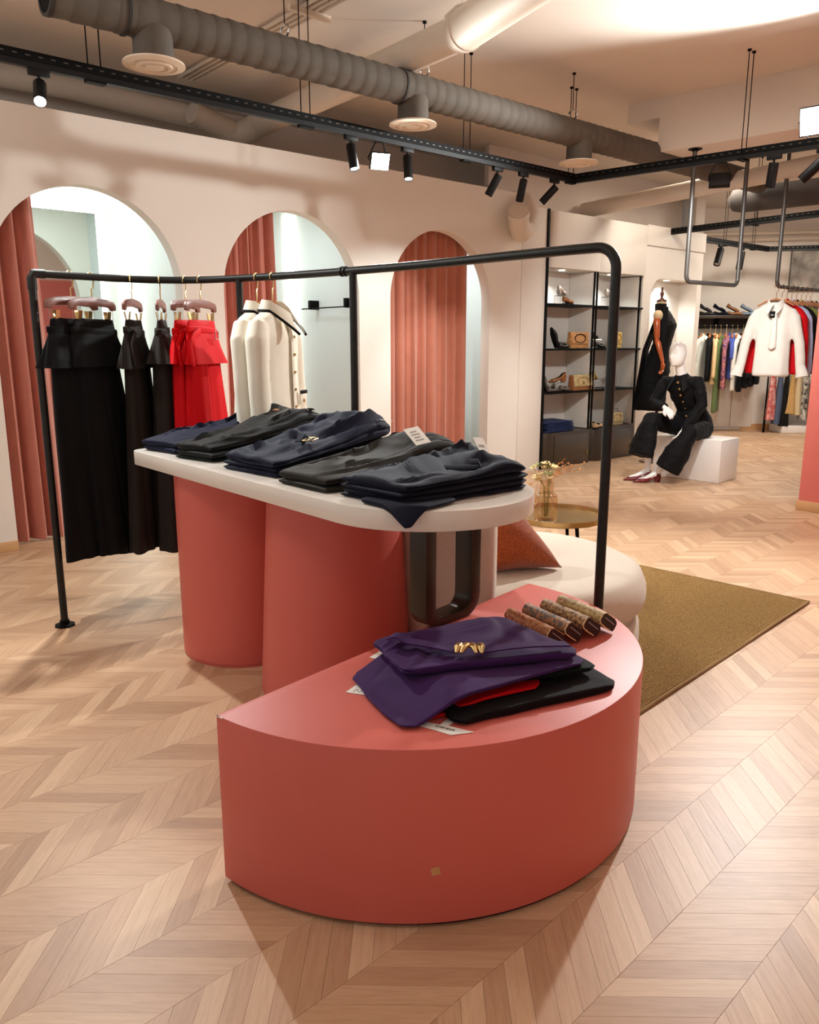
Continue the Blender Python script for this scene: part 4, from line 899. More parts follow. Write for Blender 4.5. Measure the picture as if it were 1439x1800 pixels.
mb = MB(); mb.sheet(lambda u, v: on(0.185 + 0.25 * u - 0.012 * (v - .5), 1.997 + 0.050 * u + 0.034 * (v - .5), 0.003 + 0.006 * sin(pi * u)), 24, 6, 0.004); part('belt', mb, M['purple'], t, True, ang=70)
mb = MB(); c = on(0.157, 1.993, 0.015)
bx = Vector((0.995, -0.05, 0)); by = Vector((0.05, 0.995, 0))
for dx, tw in ((-0.026, 0.5), (-0.008, 0.9), (0.014, -0.7), (0.034, -0.2)):
    mb.sweep([c + bx * (dx - .012 * tw) - by * 0.022 - UZ * .006, c + bx * (dx - 0.004 * tw) - by * 0.008 + UZ * 0.006, c + bx * (dx + 0.006 * tw) + by * 0.008 + UZ * 0.006, c + bx * (dx + .014 * tw) + by * 0.022 - UZ * .006], [(0.004, 0.004), (0.011, 0.007), (0.011, 0.007), (0.004, 0.004)], 12)
part('knot_buckle', mb, M['gold'], t, True, label='twisted gold knot buckle')
def tagcard(label, pts, z, ang_txt=None, txt=None, lines=False, fold=None):
    c = sum((Vector((p[0], p[1], 0)) for p in pts), Vector()) / len(pts); t = thing('price_tag', label, 'price tag', (c.x, c.y, z))
    mb = MB(); mb.extrude([Vector((p[0], p[1], z + (p[2] if len(p) > 2 else 0))) for p in pts], (0, 0, 0.0012)); part('card', mb, M['tag'], t, True)
    return t, c
def text_mesh(name, s, size, M4, m, t):
    cu = bpy.data.curves.new(name, 'FONT'); cu.body = s; cu.size = size; cu.align_x = 'CENTER'; cu.align_y = 'CENTER'; cu.extrude = 0.0002
    o = bpy.data.objects.new('tmp', cu); COL.objects.link(o); dg = bpy.context.evaluated_depsgraph_get(); dg.update()
    me = bpy.data.meshes.new_from_object(o.evaluated_get(dg)); bpy.data.objects.remove(o); me.transform(M4); me.transform(Matrix.Translation(-origin(t)))
    me.materials.clear(); me.materials.append(m); q = bpy.data.objects.new(name, me); COL.objects.link(q); q.parent = t; return q
t, c = tagcard('white price tag with grey letters sticking out at the left of the purple trousers', [(-0.172, 1.975), (-0.075, 1.945), (-0.05, 2.01), (-0.14, 2.035)], PZ)
text_mesh('printed_letters', 'OVV', 0.030, Matrix.Translation(Vector((-0.122, 1.984, PZ + 0.0016))) @ Matrix.Rotation(radians(172), 4, 'Z'), M['lightink'], t)
t, c = tagcard('white T-shaped folded price tag with small print under the red trousers', [(0.018, 1.790), (0.100, 1.738), (0.156, 1.752), (0.118, 1.772), (0.095, 1.785), (0.115, 1.81), (0.095, 1.82), (0.075, 1.79), (0.03, 1.81)], PZ)
mb = MB()
for i in range(9): mb.box((0.066 + 0.0052 * i, 1.782 - 0.0027 * i, PZ + 0.0016), (0.0035 - .001 * (i % 3 == 1), 0.007 + 0.002 * (i % 2), 0.0005), radians(-27))
part('printed_lines', mb, M['ink'], t, True)
tagcard('small white card lying on the plinth behind the purple trousers', [(-0.12, 2.215), (-0.05, 2.18), (-0.02, 2.25), (-0.08, 2.285)], PZ)
def walmat(name, c1, c2, sc):
    m = mat(name, c1, 0.55, rgb2=c2, vs=sc, bump=0.1, bs=200); return m
WL = [('long wallet with red floral pattern, leftmost of four beside the purple trousers', walmat('red floral print', (150, 62, 40), (206, 158, 112), 90)),
      ('long wallet with blue and gold pattern, second of four on the plinth', walmat('blue floral print', (70, 84, 92), (196, 140, 92), 70)),
      ('long wallet with brown tapestry pattern, third of four on the plinth', walmat('brown tapestry print', (92, 56, 38), (208, 170, 120), 100)),
      ('long wallet with tan lace pattern, rightmost of four on the plinth', walmat('tan lace print', (160, 130, 84), (222, 200, 150), 110))]
wdir = Vector((0.50, -0.866, 0)).normalized(); wside = Vector((-wdir.y, wdir.x, 0))
WC = [Vector((0.392, 2.362, 0)), Vector((0.456, 2.412, 0)), Vector((0.522, 2.456, 0)), Vector((0.585, 2.500, 0))]
for (lb, m), c in zip(WL, WC):
    t = thing('long_wallet', lb, 'wallet', (c.x, c.y, PZ)); hl = 0.108
    tilt = radians(-52)
    def cs(y, z):  # local cross-section, leaning over to the right
        yy, zz = y * cos(tilt) + z * sin(tilt), -y * sin(tilt) + z * cos(tilt); return wside * yy + UZ * zz
    # cover wraps over top and side: open C-shaped shell
    prof = [(-0.020, -0.030), (-0.022, 0.0), (-0.021, 0.024), (-0.012, 0.034), (0.010, 0.034), (0.020, 0.024), (0.022, -0.026)]
    zoff = 0.0455
    mb = MB(); mb.sheet(lambda u, v: (lambda i, f: c + UZ * (PZ + zoff) + wdir * (hl * (2 * v - 1)) + cs(prof[i][0] + (prof[i + 1][0] - prof[i][0]) * f, prof[i][1] + (prof[i + 1][1] - prof[i][1]) * f))(min(int(u * 6 * 0.99999), 5), u * 6 - min(int(u * 6 * 0.99999), 5)), 18, 4, 0.0025); part('patterned_cover', mb, m, t, True, ang=60)
    mb = MB()
    ring = lambda s, f: [c + UZ * (PZ + zoff) + wdir * s + cs(x * f, z) for x, z in ((-0.018, -0.042), (-0.020, 0), (-0.018, 0.022), (-0.010, 0.029), (0.008, 0.029), (0.017, 0.022), (0.020, 0.0), (0.018, -0.036), (0.010, -0.044), (-0.010, -0.046))]
    mb.loft([ring(-hl * 0.985, 1), ring(hl * 0.985, 1)]); part('black_inside', mb, M['blackleather'], t, True, ang=50)
    for x in (0.004,):
        mb = MB(); mb.tube([c + UZ * (PZ + zoff) + wdir * (hl * 0.99) + cs(x, z) for z in (-0.034, 0.0, 0.020)], 0.0011, 6); part('inner_piping', mb, M['silver'], t, True)
    mb = MB(); mb.tube([c + UZ * (PZ + zoff) + wdir * (hl * 0.985) + cs(*p_) for p_ in prof[:5]], 0.0022, 6); part('edge_binding', mb, M['petal'], t, True)

# ---------------------------------------------------------------- sofa, cushion, rug, side table, vase
SCN = Vector((0.439, 3.572, 0)); SR = 0.648
t = thing('rug', 'flat tan sisal rug with bound edge under the round sofa', 'rug', (1.3, 3.8, 0))
RA = Vector((2.198, 4.138, 0)); ri = Vector((-0.7022, -0.712, 0)); rj = Vector((-0.712, 0.7022, 0))
def rug_mat():
    m = mat('sisal', (178, 140, 78), 0.95, rgb2=(120, 88, 44), vs=150, bump=0.8, bs=120, stretch=(1, 1, 1)); N = m.node_tree.nodes
    return m
M['rug'] = rug_mat(); M['rugedge'] = mat('rug binding', (138, 104, 60), 0.9, bump=0.3, bs=200)
mb = MB(); n_u, n_v = 60, 50
def rugf(u, v):
    p = RA + ri * (1.97 * u) + rj * (1.7 * v); return Vector((p.x, p.y, 0.003 + 0.003 * sin(u * 9) * exp(-v * 14) * (u < 0.9)))
mb.sheet(rugf, 60, 30, 0.007); part('rug_field', mb, M['rug'], t, True)
mb = MB(); b_ = [rugf(i / 60, 0) for i in range(61)] + [rugf(1, i / 30) for i in range(1, 31)] + [rugf(1 - i / 60, 1) for i in range(1, 61)] + [rugf(0, 1 - i / 30) for i in range(1, 30)]
mb.sweep([p + UZ * 0.0045 for p in b_], [(0.008, 0.0065)] * len(b_), 8, closed=True); part('rug_binding', mb, M['rugedge'], t, True)
# woven ridges
mb = MB()
for i in range(150):
    v = 0.004 + i * 0.0066
    a, b = rugf(0.006, v), rugf(0.994, v)
    mb.sweep([a + UZ * 0.007, a.lerp(b, 0.5) + UZ * 0.0068, b + UZ * 0.007], [(0.0042, 0.0028)] * 3, 6)
o = part('woven_ridge_rows', mb, M['rug'], t, True); o['kind'] = 'stuff'
RUGZ = 0.0105
t = thing('round_sofa', 'round oatmeal sofa with curved backrest behind the plinth', 'sofa', SCN)
def soft(r, z0, z1, e): return [(r - e * 1.6, z0), (r - e * 0.5, z0 + e * 0.25), (r, z0 + e), (r + 0.004, (z0 + z1) / 2), (r, z1 - e), (r - e * 0.28, z1 - e * 0.35), (r - e * 0.9, z1 - e * 0.06), (r - e * 2.2, z1), (0, z1 + 0.006)]
mb = MB(); mb.lathe([(0, RUGZ + 0.001)] + soft(SR - 0.02, RUGZ + 0.001, 0.19, 0.03)[:6] + [(SR - 0.04, 0.19), (0, 0.19)], SCN, 72); part('sofa_base', mb, M['sofa'], t, True, ang=60)
mb = MB(); mb.lathe([(0, 0.192)] + soft(SR, 0.192, 0.42, 0.075), SCN, 72); part('seat_cushion', mb, M['sofa'], t, True, ang=70)
mb = MB(); rings = []
A0, A1 = radians(108), radians(258)
for i in range(-3, 52):
    f = min(1, max(0, i / 48)); an = A0 + (A1 - A0) * f; ex = 0 if 0 <= i <= 48 else (abs(i) if i < 0 else i - 48)
    sc_ = (1, 0.93, 0.75, 0.35)[min(ex, 3)]; an += (0, 0.02, 0.035, 0.042)[min(ex, 3)] * (-1 if i < 0 else 1)
    rad = Vector((cos(an), sin(an), 0)); ring = []
    for k in range(24):
        a = 2 * pi * k / 24; x = math.copysign(abs(cos(a)) ** 0.5, cos(a)) * 0.095 * sc_; z = math.copysign(abs(sin(a)) ** 0.4, sin(a)) * 0.265 * (0.9 + 0.1 * sc_)
        ring.append(SCN + rad * (0.565 + x) + UZ * (0.468 + z))
    rings.append(ring)
mb.loft(rings); part('backrest', mb, M['sofa'], t, True, ang=70)
# cushion leaning on the backrest
t = thing('cushion', 'rust orange fuzzy cushion leaning on the backrest of the round sofa', 'cushion', (0.52, 3.45, 0.42))
mb = MB(); S_ = 0.165
def cush(u, v, sg):
    x, y = 2 * u - 1, 2 * v - 1; th = 0.105 * ((1 - x * x) * (1 - y * y)) ** 0.42; pin = 1 - 0.10 * (1 - abs(x)) * (abs(y) > 0.0) * abs(y) ** 3 * 0.8 - 0.10 * (1 - abs(y)) * abs(x) ** 3 * 0.8
    return Vector((x * S_ * pin, sg * th, y * S_ * pin))
cb, ce = Vector((-0.34, -0.08, 0.0)), Vector((-0.225, 0.13, 0.285)); cn = cb.cross(ce).normalized(); cc = Vector((0.672, 3.345, 0.432)) + cb / 2 + ce / 2
def cpt(u, v, sg): p = cush(u, v, sg); return cc + cb * (p.x / S_ / 2) + ce * (p.z / S_ / 2) + cn * p.y
mb.grid(lambda u, v: cpt(u, v, -1), 28, 28); mb.grid(lambda u, v: cpt(u, v, 1), 28, 28)
zmin = min(p.z for p in mb.v)
for i in range(len(mb.v)): mb.v[i] = Vector((mb.v[i].x, mb.v[i].y, max(0.4275, mb.v[i].z)))
me = mb.mesh('pillow'); bm = bmesh.new(); bm.from_mesh(me); bmesh.ops.remove_doubles(bm, verts=bm.verts, dist=0.0006); bmesh.ops.recalc_face_normals(bm, faces=bm.faces); bm.to_mesh(me); bm.free(); me.shade_smooth()
part('pillow', me, M['cushion'], t, True)
# tray table
TBL = Vector((0.862, 4.47, 0)); tz = 0.415
t = thing('side_table', 'round brass tray side table with black legs behind the sofa', 'table', TBL)
mb = MB(); mb.lathe([(0, tz - 0.012), (0.262, tz - 0.012), (0.272, tz - 0.006), (0.276, tz + 0.022), (0.271, tz + 0.022), (0.266, tz), (0, tz)], TBL, 64); part('tray', mb, M['brass'], t, True, ang=35)
for k in range(3):
    an = radians(-60 + 120 * k); d = Vector((cos(an), sin(an), 0)); mb = MB(); mb.cyl(TBL + d * 0.16 + UZ * (tz - 0.012), TBL + d * 0.22, 0.011, 0.008, 12); part('leg', mb, M['black'], t, True)
VC = TBL + Vector((-0.095, -0.135, 0)); vz = tz + 0.0008
t = thing('ribbed_vase', 'smoky ribbed glass vase with two bodies on the brass tray', 'vase', VC + UZ * vz)
mb = MB(); rings = []
def ribring(r, z): return [VC + Vector((r * (1 + 0.022 * cos(k * pi)) * cos(2 * pi * k / 72), r * (1 + 0.022 * cos(k * pi)) * sin(2 * pi * k / 72), vz + z)) for k in range(72)]
pr = [(0.002, 0.0), (0.052, 0.0), (0.060, 0.008), (0.0615, 0.03), (0.0615, 0.135), (0.058, 0.152), (0.046, 0.162), (0.0365, 0.166), (0.036, 0.17), (0.036, 0.225), (0.0385, 0.23), (0.0355, 0.23), (0.033, 0.225), (0.033, 0.168), (0.045, 0.158), (0.055, 0.148), (0.0575, 0.13), (0.0575, 0.032), (0.055, 0.014), (0.002, 0.012)]
mb.loft([ribring(r, z) for r, z in pr]); part('glass_body', mb, M['glass'], t, True, ang=30)
t = thing('dried_bouquet', 'dried cream flowers and orange sprigs standing in the ribbed vase', 'flowers', VC + UZ * (vz + 0.03))
random.seed(41)
stems = MB(); blooms = []
for i in range(13):
    an = random.uniform(0, 2 * pi); r = random.uniform(0.02, 0.085); h = random.uniform(0.24, 0.345); e = VC + Vector((cos(an) * r - 0.02, sin(an) * r, vz + h))
    stems.tube([VC + Vector((cos(an) * .008, sin(an) * .008, vz + 0.03)), VC + Vector((cos(an) * 0.02, sin(an) * 0.02, vz + 0.20)), e], 0.0013, 5); blooms.append(e)
part('stems', stems, M['leaf'], t, True)
for i, e in enumerate(blooms):
    mb = MB(); n_p = 6; sz = random.uniform(0.016, 0.026)
    ax = (e - VC - UZ * (vz + 0.12)).normalized(); R = ax.to_track_quat('Z', 'Y').to_matrix()
    if i % 3 < 2:
        for k in range(n_p):
            a = 2 * pi * k / n_p; d = R @ Vector((cos(a), sin(a), 0.35)); mb.ball(e + d * sz * 0.62, (sz * 0.62, sz * 0.42, sz * 0.18), 8, rot=d.to_track_quat('X', 'Z').to_matrix())
        mb.ball(e + ax * 0.004, sz * 0.28, 8); part('bloom', mb, M['petal'], t, True)
    else:
        for k in range(5):
            d = Vector((random.uniform(-1, 1), random.uniform(-1, 1), random.uniform(-0.4, .8))).normalized(); mb.ball(e + d * 0.02, (0.02, 0.010, 0.003), 8, rot=d.to_track_quat('X', 'Z').to_matrix())
        part('leaf_cluster', mb, M['leaf'], t, True)
mb = MB(); leaf = MB()
for i in range(7):
    b0_ = VC + UZ * (vz + 0.225); e = VC + Vector((random.uniform(0.05, 0.22), random.uniform(-0.05, 0.10), vz + random.uniform(0.24, 0.35)))
    P_ = [b0_, b0_.lerp(e, 0.5) + UZ * 0.02, e]; mb.tube(P_, 0.0011, 5)
    for k in range(7):
        q = P_[1].lerp(e, k / 6); d = Vector((random.uniform(-.3, 1), random.uniform(-1, 1), random.uniform(-.6, .8))).normalized(); leaf.ball(q + d * 0.010, (0.011, 0.005, 0.002), 6, rot=d.to_track_quat('X', 'Z').to_matrix())
for k in range(2):
    e = VC + Vector((-0.075 - .02 * k, -0.02, vz + 0.13 + 0.09 * k)); mb.tube([VC + UZ * (vz + 0.23), VC + Vector((-0.05, -0.01, vz + 0.24)), e], 0.0012, 5); leaf.ball(e, (0.016, 0.010, 0.004), 8)
part('sprig_twigs', mb, M['petal2'], t, True); o = part('sprig_leaves', leaf, M['petal2'], t, True); o['kind'] = 'stuff'

# ---------------------------------------------------------------- shelf alcove
mb = MB(); wbox(mb, 5.585, 7.42, 0.36, 0.45, 0, 2.79); struct('wall_alcove', mb, M['shelfw'], smooth=False)
def rounded(s0, s1, n0, n1, r, z, k=10):
    p = [WP(s0, n1, z), WP(s0, n0 + r, z)] + [WP(s0 + r - r * cos(pi / 2 * i / k), n0 + r - r * sin(pi / 2 * i / k), z) for i in range(1, k + 1)] + [WP(s1, n0, z), WP(s1, n1, z)]; return p
UNITS = [(5.615, 6.47, 'left'), (6.53, 7.37, 'right')]
for i, (s0, s1, nm) in enumerate(UNITS):
    mb = MB(); mb.extrude(rounded(s0 + 0.005, s1 + 0.045, -0.03, 0.355, 0.15, 2.20), UZ * 0.58); struct('trim_%d' % (i + 2), mb, M['wall'], bevel=0.003, ang=30)
    mb = MB(); mb.lathe([(0, 0), (0.032, 0), (0.036, -0.004), (0.036, -0.006), (0, -0.006)], WP((s0 + s1) / 2 - 0.02, 0.13, 2.199), 24); solo('recessed_downlight', mb, M['down'], 'round recessed downlight over the %s shelf bay' % nm, 'downlight', loc=WP((s0 + s1) / 2 - 0.02, 0.13, 2.199))
    lamp('down_lamp', 'SPOT', WP((s0 + s1) / 2 - 0.02, 0.13, 2.18), 30, NEUT, aim=(0, 0, -1), size=0.03, spot=130, blend=0.8)
    t = thing('display_shelf', '%s display shelf bay with three black shelves and thin black posts' % nm, 'shelf', WP((s0 + s1) / 2, 0.15, 0))
    mb = MB(); wbox(mb, s1 - 0.012, s1 + 0.03, 0.02, 0.355, 0.41, 2.19); part('side_panel', mb, M['shelfw'], t, True, label='white side panel')
    if i == 0: mb = MB(); wbox(mb, s0 - 0.028, s0, -0.02, 0.355, 0.0, 2.79); part('post', mb, M['black'], t, True)
    for sx in ((s1 - 0.006, s1 + 0.045) if i == 0 else (s1,)): mb = MB(); wbox(mb, sx - 0.006, sx + 0.006, -0.005, 0.015, 0.41, 2.195); part('post', mb, M['black'], t, True)
    for z in (1.825, 1.338, 0.858):
        mb = MB(); mb.extrude(rounded(s0 + 0.004, s1 + (0.0 if i == 0 else 0.05), -0.022, 0.35, 0.12, z - 0.02), UZ * 0.02); part('shelf', mb, M['black'], t, True, bevel=0.002, ang=30)
    c = thing('low_cabinet', 'low dark bronze cabinet with rounded corner, %s shelf bay' % nm, 'cabinet', WP((s0 + s1) / 2, 0.15, 0))
    e1 = s1 - 0.01 if i == 0 else s1 - 0.02
    mb = MB(); mb.extrude(rounded(s0 + 0.006, e1, -0.03, 0.35, 0.15, 0.002), UZ * 0.398); part('cabinet_body', mb, M['cab'], c, True, bevel=0.003, ang=30)
    mb = MB(); wbox(mb, s0 + 0.19, e1 - 0.05, -0.038, -0.0305, 0.03, 0.365); part('door', mb, M['cabdoor'], c, True, bevel=0.002)
    mb = MB(); wbox(mb, e1 - 0.062, e1 - 0.052, -0.046, -0.038, 0.10, 0.16); part('door_handle', mb, M['gold'], c, True)
mb = MB(); mb.lathe([(0, 0), (0.032, 0), (0.036, -0.004), (0.036, -0.006), (0, -0.006)], WP(8.12, 0.12, 2.189), 24); solo('recessed_downlight', mb, M['down'], 'round recessed downlight above the black tailor dummy', 'downlight', loc=WP(8.12, 0.12, 2.189))
lamp('down_lamp', 'SPOT', WP(8.12, 0.12, 2.17), 40, NEUT, aim=(0.1, 0.1, -1), size=0.03, spot=130, blend=0.8)

# ---------------------------------------------------------------- shoes, bags on the shelves
def shoe_parts(t, M4, m, L=0.24, heel=0.06, w=0.040, open_=True, ankle=0.0, inside=None, block=True):
    """shoe along +x from heel to toe, sole on z=0, then moved by M4 (in the thing's own frame)"""
    rings = []; n = 14
    for i in range(n + 1):
        f = i / n; x = L * f
        zs = heel * max(0, 1 - max(0, f - 0.18) / 0.42) ** 1.3 if f > 0.18 else heel
        hw = w * (0.62 + 0.28 * sin(min(1, f / 0.3) * pi / 2) + 0.12 * sin(pi * min(1, max(0, (f - .3) / .6)))) * (1 if f < 0.72 else max(0.06, 1 - ((f - 0.72) / 0.28) ** 1.6))
        if f == 0: hw = w * 0.35
        ht = (0.058 + ankle) * (1 - f / 0.35) + 0.034 * (f / 0.35) if f < 0.35 else 0.034 + 0.014 * sin(pi * min(1, (f - 0.35) / 0.5)) * (f < 0.85)
        if f > 0.8: ht *= max(0.35, 1 - (f - 0.8) / 0.2 * 0.65)
        r = []
        for k in range(18):
            a = 2 * pi * k / 18; c_, s_ = cos(a), sin(a)
            r.append(Vector((x, math.copysign(abs(c_) ** 0.75, c_) * hw * (1 - 0.15 * max(0, s_)), zs + ht * (0.5 + 0.5 * math.copysign(abs(s_) ** 0.7, s_)))))
        rings.append(r)
    mb = MB(); mb.loft(rings); mb.xf(M4); part('upper', mb, m, t, ang=70)
    if open_:
        mb = MB(); rr_ = []
        def fn(u, v):
            f = 0.04 + 0.52 * u; x = L * f; zs = heel * max(0, 1 - max(0, f - 0.18) / 0.42) ** 1.3 if f > 0.18 else heel
            ht = (0.058 + ankle) * (1 - f / 0.35) + 0.034 * (f / 0.35) if f < 0.35 else 0.034 + 0.014 * sin(pi * (f - 0.35) / 0.5)
            y = (2 * v - 1) * w * 0.68 * sqrt(max(0.02, 1 - (2 * u - 1) ** 4)); return Vector((x, y, zs + ht + 0.0015 - 0.004 * (2 * v - 1) ** 2))
        mb.sheet(fn, 12, 6, 0.001); mb.xf(M4); part('dark_opening', mb, inside or M['black'], t, ang=70, label='dark inside')
    if heel > 0.02:
        mb = MB(); b = 0.75
        mb.hull8([(0.008, -w * .5 * b, 0), (0.055, -w * .5 * b, 0), (0.055, w * .5 * b, 0), (0.008, w * .5 * b, 0)], [(0.0, -w * .6, heel + .006), (0.07, -w * .6, heel + .003), (0.07, w * .6, heel + .003), (0.0, w * .6, heel + .006)])
        mb.xf(M4); part('heel', mb, m, t, bevel=0.002)
    else:
        mb = MB(); mb.extrude([M4 @ Vector((L * f, sg * w * q, -0.004)) for f, q, sg in ((0, .4, -1), (.3, .85, -1), (.65, .98, -1), (.93, .5, -1), (1, .1, -1), (1, .1, 1), (.93, .5, 1), (.65, .98, 1), (.3, .85, 1), (0, .4, 1))], M4.to_3x3() @ Vector((0, 0, 0.008))); part('sole', mb, M['black'], t)
def SP(u_s, n, z): return WP(u_s, n, z)
def Rz(a): return Matrix.Rotation(a, 4, 'Z')
def wire_stand(label, loc, ang, w=0.10, d=0.09, h=0.07):
    t = thing('shoe_stand', label, 'stand', loc, ang)
    for z in (0.002, h):
        mb = MB(); mb.tube([(-w, -d / 2, z + .001), (w, -d / 2, z + .001), (w, d / 2, z + .001), (-w, d / 2, z + .001)], 0.0025, 6, closed=True); part('wire_frame', mb, M['silver'], t)
    mb = MB()
    for x in (-w, w):
        for y in (-d / 2, d / 2): mb.cyl((x, y, 0.002), (x, y, h), 0.0022, seg=6)
    part('wire_uprights', mb, M['silver'], t)
    mb = MB(); mb.box((0, 0, h + 0.003), (w * 2, d, 0.003)); part('clear_plate', mb, M['glass'], t)
    return t
def shelf_shoe(label, s, n, z, ang, m, L=0.23, heel=0.03, tilt=0, dz=0.0, **kw):
    t = thing('shoe', label, 'shoe', WP(s, n, z + 0.001), 0); M4 = Matrix.Translation((0, 0, dz + (0.004 if heel <= 0.02 else 0))) @ Rz(ang) @ Matrix.Rotation(-tilt, 4, 'Y') @ Matrix.Translation((-L * 0.0 if tilt else -L / 2, 0, 0)); shoe_parts(t, M4, m, L=L, heel=heel, **kw); return t
M['sil'] = mat('silver leather', (214, 190, 168), 0.3, metal=0.6, rgb2=(240, 232, 224), vs=40); M['taupe'] = mat('taupe leather', (92, 82, 74), 0.5, var=0.1, vs=30); M['snake'] = mat('brown snake leather', (120, 70, 34), 0.35, rgb2=(170, 110, 60), vs=60); M['beige'] = mat('beige suede', (178, 146, 112), 0.9, var=0.05, vs=40); M['goldl'] = mat('gold leather', (196, 168, 112), 0.35, metal=0.5, var=0.1, vs=40); M['tan'] = mat('tan leather', (150, 96, 56), 0.5, var=0.08, vs=30)
Z1, Z2, Z3, ZC = 1.826, 1.339, 0.859, 0.401
al = WANG
wire_stand('wire shoe stand with the silver shoe on the top left shelf', WP(6.06, 0.15, Z1), al, 0.075, 0.09, 0.095)
shelf_shoe('silver strappy shoe on a wire stand, top left shelf', 6.06, 0.15, Z1, al + 0.3, M['sil'], L=0.21, heel=0.045, dz=0.102)
shelf_shoe('brown silver shoe lying under the silver shoe, top left shelf', 6.03, 0.03, Z1, al + 0.1, M['snake'], L=0.20, heel=0.02, dz=0.0)
wire_stand('wire shoe stand on the top right shelf beside the rack pole', WP(6.93, 0.15, Z1), al, 0.07, 0.09, 0.11)
shelf_shoe('pale shoe on the wire stand, top right shelf', 6.94, 0.15, Z1, al + 0.3, M['sil'], L=0.19, heel=0.03, dz=0.117)
shelf_shoe('black leather shoe standing on its heel, left end of the second shelf', 5.93, 0.10, Z2, al + pi * 0.9, M['blackleather'], L=0.24, heel=0.0, tilt=radians(72), w=0.048)
shelf_shoe('black leather shoe lying flat in front of the standing black one', 5.98, 0.03, Z2, al + 0.2, M['blackleather'], L=0.22, heel=0.0, w=0.045)
wire_stand('wire shoe stand with the black sandal, second shelf right', WP(6.70, 0.15, Z2), al, 0.08, 0.09, 0.10)
shelf_shoe('black sandal with strap on a wire stand, second shelf right', 6.70, 0.15, Z2, al + 0.4, M['blackleather'], L=0.23, heel=0.03, tilt=0, dz=0.106)
shelf_shoe('black sandal lying under the wire stand, second shelf right', 6.66, 0.03, Z2, al + 0.1, M['blackleather'], L=0.22, heel=0.012)
shelf_shoe('grey taupe shoe standing on its heel, left end of the third shelf', 5.76, 0.10, Z3, al + pi * 0.92, M['taupe'], L=0.23, heel=0.0, tilt=radians(72), w=0.048)
shelf_shoe('grey taupe shoe lying flat beside the standing one, third shelf', 5.82, 0.03, Z3, al + 0.15, M['taupe'], L=0.21, heel=0.0, w=0.044)
wire_stand('wire shoe stand with the brown snake shoe, third shelf left', WP(6.02, 0.14, Z3), al, 0.08, 0.09, 0.09)
shelf_shoe('brown snake shoe with raised heel on a wire stand, third shelf left', 6.02, 0.14, Z3, al + pi * 0.85, M['snake'], L=0.22, heel=0.06, dz=0.096, tilt=0)
shelf_shoe('grey metallic shoe lying under the snake shoe, third shelf left', 6.02, 0.02, Z3, al + 0.1, M['taupe'], L=0.20, heel=0.012)
wire_stand('wire shoe stand with the gold sandal, third shelf middle', WP(6.70, 0.12, Z3), al, 0.08, 0.09, 0.10)
shelf_shoe('gold sandal with high strap on a wire stand, third shelf middle', 6.70, 0.12, Z3, al + 0.4, M['goldl'], L=0.20, heel=0.05, dz=0.106)
wire_stand('tall wire shoe stand at the right end of the third shelf', WP(7.05, 0.15, Z3), al, 0.07, 0.09, 0.19)
def handbag(label, s, n, z, w, h, d, m, flapm, ang=al, handle=False, ring=False, strap=False):
    t = thing('handbag', label, 'handbag', WP(s, n, z + 0.001), ang)
    mb = MB(); mb.hull8([(-w / 2, -d / 2, 0), (w / 2, -d / 2, 0), (w / 2, d / 2, 0), (-w / 2, d / 2, 0)], [(-w / 2, -d / 3, h), (w / 2, -d / 3, h), (w / 2, d / 3, h), (-w / 2, d / 3, h)]); part('bag_body', mb, m, t, bevel=0.006)
    mb = MB(); mb.hull8([(-w * .47, -d / 2 - .006, h * .28), (w * .47, -d / 2 - .006, h * .28), (w * .47, -d / 2 + .002, h * .28), (-w * .47, -d / 2 + .002, h * .28)], [(-w * .48, -d / 3 - .005, h + .004), (w * .48, -d / 3 - .005, h + .004), (w * .48, d / 3, h + .004), (-w * .48, d / 3, h + .004)]); part('patterned_flap', mb, flapm, t, bevel=0.002)
    mb = MB(); mb.tube([(w * 0.30 * cos(a), -d / 2 * .85 - 0.008, h * 0.62 + h * 0.27 * sin(a)) for a in [2 * pi * i / 24 for i in range(24)]], 0.006 if ring else 0.003, 6, closed=True); part('oval_ornament', mb, M['black'] if ring else M['tan'], t)
    if not ring: mb = MB(); mb.box((0, -d / 2 * 0.9 - 0.008, h * 0.5), (0.03, 0.006, 0.035)); part('clasp', mb, M['gold'], t, bevel=0.002)
    if handle: mb = MB(); mb.tube([(-w * .33, 0, h), (-w * .3, 0, h + .03), (-w * .15, 0, h + .05), (w * .15, 0, h + .05), (w * .3, 0, h + .03), (w * .33, 0, h)], 0.005, 8); part('handle', mb, M['walnut'], t)
    if strap: mb = MB(); mb.sweep([(w * .49, -d * .5, h * .7), (w * .52, -d * .62, h * .3), (w * .52, -d * .66, -.10)], [(.008, .002)] * 3, 8); part('strap', mb, M['tan'], t)
    return t
pat1 = mat('brown carpet print', (156, 98, 54), 0.6, rgb2=(214, 164, 104), vs=60); pat2 = mat('olive floral print', (150, 128, 84), 0.6, rgb2=(206, 184, 134), vs=60); pat3 = mat('yellow gold print', (206, 160, 50), 0.5, rgb2=(236, 206, 130), vs=40)
handbag('brown handbag with a black oval ornament, second shelf left', 6.27, 0.06, Z2, 0.32, 0.18, 0.07, pat1, pat1, ring=True)
handbag('small yellow gold handbag on the second shelf right', 7.10, 0.12, Z2, 0.15, 0.19, 0.07, pat3, pat3)
handbag('cognac handbag with a floral flap on the third shelf', 6.34, 0.05, Z3, 0.36, 0.175, 0.09, M['tan'], pat2, strap=True)
handbag('small floral box handbag with top handle on the right low cabinet', 7.12, 0.10, ZC, 0.24, 0.15, 0.10, pat2, pat2, handle=True)
